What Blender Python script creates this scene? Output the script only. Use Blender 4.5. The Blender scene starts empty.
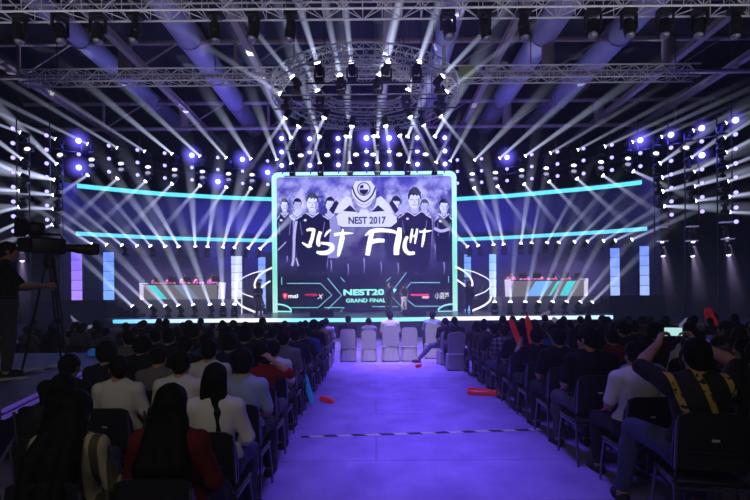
# ESPORTS ARENA: hall, stage, lighting rig, audience.  Units are metres; the camera looks along +Y.
import bpy, bmesh, math, random
import numpy as np
from mathutils import Vector, Matrix, Quaternion, Euler

random.seed(11)
rng = np.random.default_rng(5)
SC = bpy.context.scene
COL = SC.collection
PI = math.pi
FOC, CX, HY, HC, ROLL = 500.0, 375.0, 297.0, 1.8, math.radians(0.5)
CR, SR = math.cos(ROLL), math.sin(ROLL)


def P(px, py, d):
    """Point of the hall seen at photo pixel (px, py) at depth d metres."""
    dx, dy = px - CX, py - HY
    u, v = dx * CR - dy * SR, dx * SR + dy * CR
    return Vector((u / FOC * d, d, HC - v / FOC * d))


def rad(a):
    return math.radians(a)


ORD = ['zeroth', 'first', 'second', 'third', 'fourth', 'fifth', 'sixth', 'seventh', 'eighth', 'ninth', 'tenth', 'eleventh',
       'twelfth', 'thirteenth', 'fourteenth', 'fifteenth', 'sixteenth', 'seventeenth', 'eighteenth', 'nineteenth', 'twentieth']

# ---------------------------------------------------------------- camera
cam = bpy.data.cameras.new('camera')
cam.lens = 24
cam.sensor_width = 36
cam.shift_y = (HY - 250) / 750
cam.clip_end = 200
cam_o = bpy.data.objects.new('camera', cam)
COL.objects.link(cam_o)
cam_o.matrix_world = Matrix.Translation((0, 0, HC)) @ Matrix.Rotation(PI / 2, 4, 'X') @ Matrix.Rotation(-ROLL, 4, 'Z')
SC.camera = cam_o

# ---------------------------------------------------------------- materials
MATS = {}


def pbr(name, col, rough=0.6, metal=0.0, vary=0.12, scale=12.0, bump=0.0, spec=0.5, emit=None, estr=0.0):
    if name in MATS:
        return MATS[name]
    m = bpy.data.materials.new(name)
    m.use_nodes = True
    nt = m.node_tree
    b = nt.nodes['Principled BSDF']
    b.inputs['Roughness'].default_value = rough
    b.inputs['Metallic'].default_value = metal
    b.inputs['Specular IOR Level'].default_value = spec
    tc = nt.nodes.new('ShaderNodeTexCoord')
    nz = nt.nodes.new('ShaderNodeTexNoise')
    nz.inputs['Scale'].default_value = scale
    nz.inputs['Detail'].default_value = 4
    nt.links.new(tc.outputs['Object'], nz.inputs['Vector'])
    mx = nt.nodes.new('ShaderNodeMix')
    mx.data_type = 'RGBA'
    mx.inputs[6].default_value = tuple(c * (1 - vary) for c in col) + (1,)
    mx.inputs[7].default_value = tuple(min(1, c * (1 + vary)) for c in col) + (1,)
    nt.links.new(nz.outputs['Fac'], mx.inputs[0])
    nt.links.new(mx.outputs[2], b.inputs['Base Color'])
    if bump:
        bp = nt.nodes.new('ShaderNodeBump')
        bp.inputs['Strength'].default_value = bump
        nt.links.new(nz.outputs['Fac'], bp.inputs['Height'])
        nt.links.new(bp.outputs['Normal'], b.inputs['Normal'])
    if emit:
        b.inputs['Emission Color'].default_value = tuple(emit) + (1,)
        b.inputs['Emission Strength'].default_value = estr
    MATS[name] = m
    return m


GAIN = 1.45        # lit faces are seen through haze


def emis(name, col, s=1.0, sample=False):
    if name in MATS:
        return MATS[name]
    m = bpy.data.materials.new(name)
    m.use_nodes = True
    nt = m.node_tree
    nt.nodes.clear()
    o = nt.nodes.new('ShaderNodeOutputMaterial')
    e = nt.nodes.new('ShaderNodeEmission')
    e.inputs[0].default_value = tuple(col) + (1,)
    e.inputs[1].default_value = s * GAIN
    nt.links.new(e.outputs[0], o.inputs[0])
    if not sample:
        m.cycles.emission_sampling = 'NONE'
    MATS[name] = m
    return m


def emis_grad(name, axis, stops, s=1.0, lo=0.0, hi=1.0):
    """Emission whose colour runs along one object axis."""
    m = bpy.data.materials.new(name)
    m.use_nodes = True
    nt = m.node_tree
    nt.nodes.clear()
    o = nt.nodes.new('ShaderNodeOutputMaterial')
    e = nt.nodes.new('ShaderNodeEmission')
    e.inputs[1].default_value = s * GAIN
    tc = nt.nodes.new('ShaderNodeTexCoord')
    sp = nt.nodes.new('ShaderNodeSeparateXYZ')
    mr = nt.nodes.new('ShaderNodeMapRange')
    mr.inputs[1].default_value = lo
    mr.inputs[2].default_value = hi
    cr = nt.nodes.new('ShaderNodeValToRGB')
    el = cr.color_ramp.elements
    while len(el) < len(stops):
        el.new(0.5)
    for k, (p, c) in enumerate(stops):
        el[k].position = p
        el[k].color = tuple(c) + (1,)
    nt.links.new(tc.outputs['Object'], sp.inputs[0])
    nt.links.new(sp.outputs[axis], mr.inputs[0])
    nt.links.new(mr.outputs[0], cr.inputs[0])
    nt.links.new(cr.outputs[0], e.inputs[0])
    nt.links.new(e.outputs[0], o.inputs[0])
    m.cycles.emission_sampling = 'NONE'
    return m


BLACK = pbr('black_metal', (0.012, 0.012, 0.015), 0.45, 0.3)
MATTE = pbr('matte_black', (0.006, 0.006, 0.008), 0.8)
DKMET = pbr('dark_metal', (0.05, 0.05, 0.06), 0.4, 0.8)
ALU = pbr('aluminium', (0.55, 0.55, 0.6), 0.35, 0.7)
TRUSS = pbr('truss_aluminium', (0.62, 0.62, 0.64), 0.55, 0.0)
STEEL = pbr('roof_steel', (0.30, 0.23, 0.18), 0.7, 0.0)

# ---------------------------------------------------------------- objects


def tag(o, label=None, cat=None, group=None, kind=None):
    if label:
        n = len(label.replace('-', ' ').split())
        o['label'] = label
    if cat:
        o['category'] = cat
    if group:
        o['group'] = group
    if kind:
        o['kind'] = kind
    return o


def thing(name, label, cat, loc=(0, 0, 0), rot=(0, 0, 0), group=None):
    o = bpy.data.objects.new(name, None)
    COL.objects.link(o)
    o.location = loc
    o.rotation_euler = rot
    o.empty_display_size = 0.1
    return tag(o, label, cat, group)


def link(name, me, parent=None, mat=None):
    o = bpy.data.objects.new(name, me)
    COL.objects.link(o)
    o.parent = parent
    if mat is not None:
        if len(me.materials) == 0:
            me.materials.append(mat)
        elif me.materials[0] is not mat:
            o.material_slots[0].link = 'OBJECT'
            o.material_slots[0].material = mat
    return o


class MB:
    """Collects shapes and builds ONE mesh object from them."""

    def __init__(self):
        self.v, self.f = [], []

    def add(self, vs, fs):
        b = len(self.v)
        self.v += [tuple(p) for p in vs]
        self.f += [tuple(b + i for i in f) for f in fs]
        return self

    def box(self, c, s, R=None):
        hx, hy, hz = s[0] / 2, s[1] / 2, s[2] / 2
        vs = [Vector((x, y, z)) for x in (-hx, hx) for y in (-hy, hy) for z in (-hz, hz)]
        if R is not None:
            vs = [R @ p for p in vs]
        c = Vector(c)
        return self.add([p + c for p in vs], [(0, 1, 3, 2), (4, 6, 7, 5), (0, 4, 5, 1), (2, 3, 7, 6), (0, 2, 6, 4), (1, 5, 7, 3)])

    def rbox(self, c, s, r=0.02, seg=3, R=None):
        bm = bmesh.new()
        bmesh.ops.create_cube(bm, size=1)
        for p in bm.verts:
            p.co = Vector((p.co.x * s[0], p.co.y * s[1], p.co.z * s[2]))
        bmesh.ops.bevel(bm, geom=list(bm.edges), offset=min(r, min(s) * 0.48), segments=seg, profile=0.5, affect='EDGES')
        bm.verts.index_update()
        c = Vector(c)
        vs = [(R @ p.co if R is not None else p.co) + c for p in bm.verts]
        fs = [[p.index for p in f.verts] for f in bm.faces]
        bm.free()
        return self.add(vs, fs)

    def bar(self, a, b, r0, r1=None, n=8, caps=True):
        a, b = Vector(a), Vector(b)
        r1 = r0 if r1 is None else r1
        d = (b - a)
        if d.length < 1e-9:
            return self
        q = d.to_track_quat('Z', 'Y')
        vs = []
        for p, r in ((a, r0), (b, r1)):
            for k in range(n):
                t = 2 * PI * k / n
                vs.append(p + q @ Vector((math.cos(t) * r, math.sin(t) * r, 0)))
        fs = [(k, (k + 1) % n, n + (k + 1) % n, n + k) for k in range(n)]
        if caps:
            fs += [tuple(range(n - 1, -1, -1)), tuple(range(n, 2 * n))]
        return self.add(vs, fs)

    def tube(self, pts, r, n=8, closed=False):
        pts = [Vector(p) for p in pts]
        m = len(pts)
        rs = r if isinstance(r, (list, tuple)) else [r] * m
        vs = []
        for i, p in enumerate(pts):
            a = pts[(i - 1) % m] if (closed or i > 0) else p
            b = pts[(i + 1) % m] if (closed or i < m - 1) else p
            d = (b - a)
            q = d.to_track_quat('Z', 'Y')
            for k in range(n):
                t = 2 * PI * k / n
                vs.append(p + q @ Vector((math.cos(t) * rs[i], math.sin(t) * rs[i], 0)))
        fs = []
        for i in range(m if closed else m - 1):
            j = (i + 1) % m
            for k in range(n):
                fs.append((i * n + k, i * n + (k + 1) % n, j * n + (k + 1) % n, j * n + k))
        if not closed:
            fs += [tuple(range(n - 1, -1, -1)), tuple(range((m - 1) * n, m * n))]
        return self.add(vs, fs)

    def lathe(self, prof, n=16, M=None, sx=1.0):
        """prof: (radius, z) pairs; M places it."""
        vs, fs = [], []
        for r, z in prof:
            for k in range(n):
                t = 2 * PI * k / n
                p = Vector((math.cos(t) * r * sx, math.sin(t) * r, z))
                vs.append(M @ p if M is not None else p)
        for i in range(len(prof) - 1):
            for k in range(n):
                fs.append((i * n + k, i * n + (k + 1) % n, (i + 1) * n + (k + 1) % n, (i + 1) * n + k))
        fs += [tuple(range(n - 1, -1, -1)), tuple(range((len(prof) - 1) * n, len(prof) * n))]
        return self.add(vs, fs)

    def prism(self, pts, off):
        """Polygon (3-D points) pushed along OFF."""
        pts = [Vector(p) for p in pts]
        off = Vector(off)
        n = len(pts)
        vs = pts + [p + off for p in pts]
        fs = [tuple(range(n)), tuple(range(2 * n - 1, n - 1, -1))]
        fs += [(k, n + k, n + (k + 1) % n, (k + 1) % n) for k in range(n)]
        return self.add(vs, fs)

    def mesh(self, name, smooth=False):
        me = bpy.data.meshes.new(name)
        me.from_pydata(self.v, [], self.f)
        bm = bmesh.new()
        bm.from_mesh(me)
        bmesh.ops.recalc_face_normals(bm, faces=bm.faces)
        bm.to_mesh(me)
        bm.free()
        if smooth:
            me.polygons.foreach_set('use_smooth', [True] * len(me.polygons))
            try:
                me.set_sharp_from_angle(angle=rad(40))
            except Exception:
                pass
        return me

    def build(self, name, mat, parent=None, smooth=False):
        return link(name, self.mesh(name, smooth), parent, mat)


def struct(name, mb, mat):
    return tag(mb.build(name, mat), kind='structure')


def light(name, kind, loc, power, col, parent=None, rot=None, **kw):
    l = bpy.data.lights.new(name, kind)
    l.energy = power
    l.color = col
    for k, v in kw.items():
        setattr(l, k, v)
    o = bpy.data.objects.new(name, l)
    COL.objects.link(o)
    o.location = loc
    if rot is not None:
        o.rotation_mode = 'QUATERNION'
        o.rotation_quaternion = rot
    o.parent = parent
    return o


def aim(d):
    return Vector(d).to_track_quat('-Z', 'Y')
# ================================================================ the hall
XL, XR, YB, YF, ZC = -27.0, 27.0, -5.0, 38.0, 15.2
WALLM = pbr('wall_black_drape', (0.006, 0.006, 0.010), 0.9, vary=0.5, scale=2)
CEILM = pbr('ceiling_panels', (0.004, 0.004, 0.006), 0.9, vary=0.4, scale=1)


def carpet():
    m = bpy.data.materials.new('carpet')
    m.use_nodes = True
    nt = m.node_tree
    b = nt.nodes['Principled BSDF']
    b.inputs['Roughness'].default_value = 0.75
    b.inputs['Specular IOR Level'].default_value = 0.25
    tc = nt.nodes.new('ShaderNodeTexCoord')
    n1 = nt.nodes.new('ShaderNodeTexNoise')
    n1.inputs['Scale'].default_value = 1.7
    n1.inputs['Detail'].default_value = 7
    n2 = nt.nodes.new('ShaderNodeTexNoise')
    n2.inputs['Scale'].default_value = 60
    n2.inputs['Detail'].default_value = 2
    mp = nt.nodes.new('ShaderNodeMapping')
    mp.inputs['Scale'].default_value = (1.3, 1.0, 1)
    nt.links.new(tc.outputs['Object'], mp.inputs[0])
    nt.links.new(mp.outputs[0], n1.inputs['Vector'])
    nt.links.new(tc.outputs['Object'], n2.inputs['Vector'])
    ad = nt.nodes.new('ShaderNodeMath')
    ad.operation = 'MULTIPLY_ADD'
    ad.inputs[1].default_value = 0.35
    nt.links.new(n2.outputs['Fac'], ad.inputs[0])
    nt.links.new(n1.outputs['Fac'], ad.inputs[2])
    # carpet seams: thin dark lines between the widths of carpet
    br = nt.nodes.new('ShaderNodeTexBrick')
    br.inputs['Color1'].default_value = (1, 1, 1, 1)
    br.inputs['Color2'].default_value = (1, 1, 1, 1)
    br.inputs['Mortar'].default_value = (0.72, 0.72, 0.72, 1)
    br.inputs['Scale'].default_value = 1
    br.inputs['Brick Width'].default_value = 400
    br.inputs['Row Height'].default_value = 1.1
    br.inputs['Mortar Size'].default_value = 0.012
    nt.links.new(tc.outputs['Object'], br.inputs['Vector'])
    cr = nt.nodes.new('ShaderNodeValToRGB')
    cr.color_ramp.elements[0].position = 0.35
    cr.color_ramp.elements[0].color = (0.20, 0.15, 0.33, 1)
    cr.color_ramp.elements[1].position = 0.85
    cr.color_ramp.elements[1].color = (0.36, 0.29, 0.52, 1)
    nt.links.new(ad.outputs[0], cr.inputs[0])
    mu = nt.nodes.new('ShaderNodeMix')
    mu.data_type = 'RGBA'
    mu.blend_type = 'MULTIPLY'
    mu.inputs[0].default_value = 1
    nt.links.new(cr.outputs[0], mu.inputs[6])
    nt.links.new(br.outputs['Color'], mu.inputs[7])
    nt.links.new(mu.outputs[2], b.inputs['Base Color'])
    bp = nt.nodes.new('ShaderNodeBump')
    bp.inputs['Strength'].default_value = 0.35
    bp.inputs['Distance'].default_value = 0.06
    nt.links.new(ad.outputs[0], bp.inputs['Height'])
    nt.links.new(bp.outputs['Normal'], b.inputs['Normal'])
    return m


struct('floor', MB().box(((XL + XR) / 2, (YB + YF) / 2, -0.1), (XR - XL, YF - YB, 0.2)), carpet())
struct('ceiling', MB().box(((XL + XR) / 2, (YB + YF) / 2, ZC + 0.1), (XR - XL, YF - YB, 0.2)), CEILM)
struct('wall_left', MB().box((XL - 0.1, (YB + YF) / 2, ZC / 2), (0.2, YF - YB, ZC)), WALLM)
struct('wall_right', MB().box((XR + 0.1, (YB + YF) / 2, ZC / 2), (0.2, YF - YB, ZC)), WALLM)
struct('wall_back', MB().box((0, YF + 0.1, ZC / 2), (XR - XL, 0.2, ZC)), WALLM)
struct('wall_front', MB().box((0, YB - 0.1, ZC / 2), (XR - XL, 0.2, ZC)), WALLM)

# the haze that fills the hall; the beams are separate glowing cones
hz = bpy.data.materials.new('haze')
hz.use_nodes = True
_nt = hz.node_tree
_nt.nodes.clear()
_o = _nt.nodes.new('ShaderNodeOutputMaterial')
_v = _nt.nodes.new('ShaderNodeVolumeScatter')
_tc = _nt.nodes.new('ShaderNodeTexCoord')
_sp = _nt.nodes.new('ShaderNodeSeparateXYZ')
_nt.links.new(_tc.outputs['Object'], _sp.inputs[0])


def _ramp(sock, x0, x1, y0, y1):
    n = _nt.nodes.new('ShaderNodeMapRange')
    n.interpolation_type = 'SMOOTHSTEP'
    for k, q in enumerate((x0, x1, y0, y1)):
        n.inputs[k + 1].default_value = q
    _nt.links.new(sock, n.inputs[0])
    return n.outputs[0]


def _mul(a, b):
    n = _nt.nodes.new('ShaderNodeMath')
    n.operation = 'MULTIPLY'
    for k, q in enumerate((a, b)):
        if isinstance(q, float):
            n.inputs[k].default_value = q
        else:
            _nt.links.new(q, n.inputs[k])
    return n.outputs[0]


# thick over the stage, thinning toward the seats and under the roof
_cy, _cz = (YB + YF) / 2, ZC / 2
_d = _mul(_ramp(_sp.outputs[1], 11 - _cy, 26 - _cy, 0.02, 1.0), _ramp(_sp.outputs[2], 8.0 - _cz, 13.5 - _cz, 1.0, 0.12))
_nt.links.new(_mul(_d, 0.013), _v.inputs['Density'])
_v.inputs['Color'].default_value = (0.92, 0.94, 1, 1)
_v.inputs['Anisotropy'].default_value = 0.0
_nt.links.new(_v.outputs[0], _o.inputs['Volume'])
tag(MB().box((0, (YB + YF) / 2, ZC / 2), (XR - XL + 2, YF - YB + 2, ZC + 2)).build('haze', hz), 'thin stage haze filling the whole hall', 'haze', kind='stuff')

# ---- steel roof above the rig: trusses across the hall, ducts and purlins along it
for nm, d, zt, zb, lab in (('roof_truss', 24.0, 14.1, 12.5, 'rust-grey steel roof truss across the hall, nearer of the two'),
                           ('roof_truss', 31.5, 14.1, 12.5, 'rust-grey steel roof truss across the hall, farther of the two')):
    t = thing(nm, lab, 'roof truss', (0, d, zb), group='steel roof trusses')
    MB().bar((-22, 0, zt - zb), (22, 0, zt - zb), 0.13, n=8).build('top_chord', STEEL, t, True)
    MB().bar((-22, 0, 0), (22, 0, 0), 0.12, n=8).build('bottom_chord', STEEL, t, True)
    for k, x in enumerate((-17, -11.9, -6.6, -1.5, 3.4, 8.4, 14.2, 19)):
        MB().bar((x, 0, 0.1), (x, 0, zt - zb - 0.1), 0.30 if k in (1, 5, 6) else 0.09, n=12).build('post', STEEL, t, True)
        MB().bar((x + 0.1, 0, 0.05), (x + 2.5, 0, zt - zb - 0.05), 0.05, n=6).build('diagonal_brace', STEEL, t, True)
DUCT = pbr('duct_metal', (0.40, 0.37, 0.42), 0.6, 0.2, vary=0.2, scale=1.5)
for k, (x, r, lab) in enumerate(((-8.8, 0.62, 'round roof duct over the pale screen wing, left of the ring truss'),
                                 (3.5, 0.55, 'round roof duct just right of the ring truss'),
                                 (8.2, 0.62, 'round roof duct second to the right of the ring truss'),
                                 (11.8, 0.62, 'round roof duct farthest to the right under the roof'),
                                 (-14.0, 0.5, 'round roof duct farthest to the left under the roof'))):
    t = thing('roof_duct', lab, 'duct', (x, 22, 14.35), group='ventilation ducts under the roof')
    MB().bar((0, -15, 0), (0, 15, 0), r, n=20, caps=True).build('duct_pipe', DUCT, t, True)
    for y in range(-14, 15, 4):
        MB().bar((0, y - 0.05, 0), (0, y + 0.05, 0), r + 0.05, n=20).build('duct_collar', DUCT, t, True)
        MB().bar((0, y, r), (0, y, 0.83), 0.02, n=6).build('hanger_rod', DKMET, t)
for k, x in enumerate((-17.5, -11.0, -5.5, 0.6, 5.8, 14.2, 17.5)):
    o = MB().box((0, 0, 0), (0.16, 32, 0.22)).box((0, 0, 0.13), (0.30, 32, 0.04)).box((0, 0, -0.13), (0.30, 32, 0.04)).build('purlin', STEEL)
    o.location = (x, 21, 12.9)
    tag(o, f'long steel purlin running toward the stage, {ORD[k + 1]} of seven from the left wall', 'beam', 'roof purlins')


# ---- aluminium lighting trusses
def truss_parts(t, a, b, w, h, bay, rc=0.03, rb=0.013):
    """Straight box truss from a to b (local, along X): four chords and the lattice between them."""
    L = (b - a)
    n = max(1, round(L / bay))
    cs = [(-w / 2, -h / 2), (w / 2, -h / 2), (w / 2, h / 2), (-w / 2, h / 2)]
    for y, z in cs:
        MB().bar((a, y, z), (b, y, z), rc, n=8).build('chord', TRUSS, t, True)
    mb = MB()
    for i in range(n):
        x0, x1 = a + L * i / n, a + L * (i + 1) / n
        for j in range(4):
            p, q = cs[j], cs[(j + 1) % 4]
            mb.bar((x0, *p), (x0, *q), rb, n=5, caps=False)
            if (i + j) % 2:
                mb.bar((x0, *p), (x1, *q), rb, n=5, caps=False)
            else:
                mb.bar((x0, *q), (x1, *p), rb, n=5, caps=False)
    mb.build('lattice', TRUSS, t)


t1 = thing('lighting_truss', 'wide aluminium lighting truss nearest the camera, with big black lamps hanging under it', 'truss', (0, 14, 9.98), group='lighting trusses')
truss_parts(t1, -13.5, 13.5, 0.55, 0.50, 0.55)
t2 = thing('lighting_truss', 'aluminium lighting truss across the hall, crossing the ring truss', 'truss', (0, 19, 10.22), group='lighting trusses')
truss_parts(t2, -13.3, 12.3, 0.5, 0.46, 0.5)
for t, xs in ((t1, (-12, -6, 0.2, 6, 12)), (t2, (-12, -6, 0, 6, 11.5))):
    for x in xs:
        MB().bar((x, 0, 0.25), (x, 0, ZC - 0.02 - t.location.z), 0.018, n=6).build('hoist_chain', DKMET, t)
MB().rbox((3.55, -0.1, -0.02), (0.55, 0.4, 0.42), 0.03).build('control_box', pbr('green_box', (0.25, 0.32, 0.10), 0.5), t2)


def ring_truss(name, label, c, R, w, h, n, grp):
    t = thing(name, label, 'truss', c, group=grp)
    for dr, dz in ((-w / 2, -h / 2), (w / 2, -h / 2), (w / 2, h / 2), (-w / 2, h / 2)):
        MB().tube([((R + dr) * math.cos(2 * PI * k / 64), (R + dr) * math.sin(2 * PI * k / 64), dz) for k in range(64)], 0.028, 6, True).build('chord', TRUSS, t, True)
    mb = MB()
    for i in range(n):
        a0, a1 = 2 * PI * i / n, 2 * PI * (i + 1) / n

        def q(a, dr, dz):
            return ((R + dr) * math.cos(a), (R + dr) * math.sin(a), dz)
        cs = [(-w / 2, -h / 2), (w / 2, -h / 2), (w / 2, h / 2), (-w / 2, h / 2)]
        for j in range(4):
            p0, p1 = cs[j], cs[(j + 1) % 4]
            mb.bar(q(a0, *p0), q(a0, *p1), 0.012, n=5, caps=False)
            mb.bar(q(a0, *p0), q(a1, *p1), 0.012, n=5, caps=False)
    mb.build('lattice', TRUSS, t)
    for k in range(4):
        a = PI / 4 + k * PI / 2
        MB().bar((R * math.cos(a), R * math.sin(a), h / 2), (R * math.cos(a), R * math.sin(a), ZC - 0.02 - c[2]), 0.016, n=6).build('hoist_chain', DKMET, t)
    return t


ring_truss('ring_truss', 'large circular lighting truss hanging over the front of the stage', (-0.3, 19.3, 9.62), 3.35, 0.42, 0.42, 56, 'ring trusses')
ring_truss('ring_truss', 'small inner circular truss hanging inside the large ring', (-0.3, 19.0, 9.66), 1.95, 0.36, 0.34, 36, 'ring trusses')
# ================================================================ people: a body is one surface grown over a posed skeleton


def surface(F, org, h):
    """Surface nets over a sampled distance field: one vertex per crossed cell, one quad per crossed edge."""
    S = F < 0
    n = S[:-1, :-1, :-1].astype(np.int8)
    tot = np.zeros(np.array(F.shape) - 1, np.int8)
    for a in (0, 1):
        for b in (0, 1):
            for c in (0, 1):
                tot += S[a:F.shape[0] - 1 + a, b:F.shape[1] - 1 + b, c:F.shape[2] - 1 + c]
    idx = np.argwhere((tot > 0) & (tot < 8))
    acc = np.zeros((len(idx), 3))
    cnt = np.zeros(len(idx))
    cor = [np.array((a, b, c)) for a in (0, 1) for b in (0, 1) for c in (0, 1)]
    for i in range(8):
        for j in range(i + 1, 8):
            if np.abs(cor[i] - cor[j]).sum() != 1:
                continue
            A, B = idx + cor[i], idx + cor[j]
            v0, v1 = F[A[:, 0], A[:, 1], A[:, 2]], F[B[:, 0], B[:, 1], B[:, 2]]
            x = (v0 < 0) != (v1 < 0)
            t = np.where(x, v0 / np.where(x, v0 - v1, 1), 0)
            acc += np.where(x[:, None], cor[i] + t[:, None] * (cor[j] - cor[i]), 0)
            cnt += x
    V = org + h * (idx + acc / cnt[:, None])
    vid = np.full(tot.shape, -1, np.int64)
    vid[idx[:, 0], idx[:, 1], idx[:, 2]] = np.arange(len(idx))
    Q = []
    for ax in range(3):
        b, c = (ax + 1) % 3, (ax + 2) % 3
        s0 = [slice(None)] * 3
        s1 = [slice(None)] * 3
        s0[ax], s1[ax] = slice(0, -1), slice(1, None)
        E = np.argwhere(S[tuple(s0)] != S[tuple(s1)])
        E = E[(E[:, b] > 0) & (E[:, c] > 0) & (E[:, b] < F.shape[b] - 1) & (E[:, c] < F.shape[c] - 1)]
        if not len(E):
            continue
        eb, ec = np.eye(3, dtype=int)[b], np.eye(3, dtype=int)[c]
        q = np.stack([vid[tuple((E - o).T)] for o in (0 * eb, eb, eb + ec, ec)], 1)
        flip = S[E[:, 0], E[:, 1], E[:, 2]]
        q[flip] = q[flip][:, ::-1]
        Q.append(q)
    Q = np.concatenate(Q)
    return V, Q[(Q >= 0).all(1)][:, ::-1]


def blob(prims, h, cut=(), noise=None):
    """prims: ('c', a, b, ra, rb, k) tapered capsules and ('e', centre, R, radii, k) ellipsoids, joined smoothly; CUT takes ellipsoids away."""
    lo, hi = np.full(3, 9.0), np.full(3, -9.0)
    for p in prims:
        if p[0] == 'c':
            for q, r in ((p[1], p[3]), (p[2], p[4])):
                lo = np.minimum(lo, np.array(q) - r)
                hi = np.maximum(hi, np.array(q) + r)
        else:
            r = max(p[3])
            lo = np.minimum(lo, np.array(p[1]) - r)
            hi = np.maximum(hi, np.array(p[1]) + r)
    lo -= 3 * h + 0.01
    hi += 3 * h + 0.01
    shape = np.ceil((hi - lo) / h).astype(int) + 1
    F = np.full(shape, 0.5, np.float32)
    ax = [lo[i] + h * np.arange(shape[i]) for i in range(3)]

    def window(a, b):
        i0 = np.maximum(0, np.floor((a - lo) / h).astype(int))
        i1 = np.minimum(shape, np.ceil((b - lo) / h).astype(int) + 1)
        return tuple(slice(i0[i], i1[i]) for i in range(3))

    def ell(c, R, rr, sl):
        X, Y, Z = np.meshgrid(ax[0][sl[0]] - c[0], ax[1][sl[1]] - c[1], ax[2][sl[2]] - c[2], indexing='ij')
        L = [R[0][j] * X + R[1][j] * Y + R[2][j] * Z for j in range(3)]
        k0 = np.sqrt(sum((L[j] / rr[j]) ** 2 for j in range(3)))
        k1 = np.sqrt(sum((L[j] / rr[j] ** 2) ** 2 for j in range(3))) + 1e-9
        return k0 * (k0 - 1) / k1

    for p in prims:
        k = p[-1]
        if p[0] == 'c':
            a, b, ra, rb = np.array(p[1], float), np.array(p[2], float), p[3], p[4]
            mg = max(ra, rb) + k + 3 * h
            sl = window(np.minimum(a, b) - mg, np.maximum(a, b) + mg)
            X, Y, Z = np.meshgrid(ax[0][sl[0]] - a[0], ax[1][sl[1]] - a[1], ax[2][sl[2]] - a[2], indexing='ij')
            d = b - a
            t = np.clip((X * d[0] + Y * d[1] + Z * d[2]) / (d @ d + 1e-12), 0, 1)
            D = np.sqrt((X - t * d[0]) ** 2 + (Y - t * d[1]) ** 2 + (Z - t * d[2]) ** 2) - (ra + (rb - ra) * t)
        else:
            c, R, rr = np.array(p[1], float), p[2], p[3]
            mg = max(rr) + k + 3 * h
            sl = window(c - mg, c + mg)
            D = ell(c, R, rr, sl)
        G = F[sl]
        if k > 0:
            hh = np.maximum(k - np.abs(G - D), 0) / k
            F[sl] = np.minimum(G, D) - hh * hh * k * 0.25
        else:
            F[sl] = np.minimum(G, D)
    for c, R, rr in cut:
        mg = max(rr) + 2 * h
        sl = window(np.array(c) - mg, np.array(c) + mg)
        F[sl] = np.maximum(F[sl], -ell(np.array(c), R, rr, sl))
    if noise:
        amp, fr = noise
        X, Y, Z = np.meshgrid(*ax, indexing='ij')
        F += (amp * np.sin(X * fr + 2 * np.sin(Z * 9)) * np.cos(Y * fr * 0.9) * np.sin(Z * fr * 0.35 + X * 20)).astype(np.float32)
    return surface(F, lo, h)


def np_mesh(name, V, Q, mat=None):
    me = bpy.data.meshes.new(name)
    me.vertices.add(len(V))
    me.vertices.foreach_set('co', V.astype(np.float32).ravel())
    me.loops.add(len(Q) * 4)
    me.loops.foreach_set('vertex_index', Q.astype(np.int32).ravel())
    me.polygons.add(len(Q))
    me.polygons.foreach_set('loop_start', np.arange(0, len(Q) * 4, 4, dtype=np.int32))
    try:
        me.polygons.foreach_set('loop_total', np.full(len(Q), 4, np.int32))
    except Exception:
        pass
    me.update(calc_edges=True)
    me.polygons.foreach_set('use_smooth', [True] * len(Q))
    if mat:
        me.materials.append(mat)
    return me


def skin_material():
    m = bpy.data.materials.new('skin')
    m.use_nodes = True
    nt = m.node_tree
    b = nt.nodes['Principled BSDF']
    b.inputs['Roughness'].default_value = 0.55
    at = nt.nodes.new('ShaderNodeAttribute')
    at.attribute_name = 'tone'
    nt.links.new(at.outputs['Color'], b.inputs['Base Color'])
    return m


SKIN = skin_material()
HAIRM = pbr('black_hair', (0.006, 0.005, 0.005), 0.7, spec=0.12, vary=0.5, scale=40)
HAIRB = pbr('brown_hair', (0.022, 0.012, 0.008), 0.7, spec=0.12, vary=0.5, scale=40)
I3 = np.eye(3)


def rotm(yaw=0, pitch=0, roll=0):
    """yaw left positive, pitch up positive, for something that faces +Y."""
    return np.array(Matrix.Rotation(rad(yaw), 3, 'Z') @ Matrix.Rotation(rad(pitch), 3, 'X') @ Matrix.Rotation(rad(roll), 3, 'Y'))


def V3(*a):
    return np.array(a, float)


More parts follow.
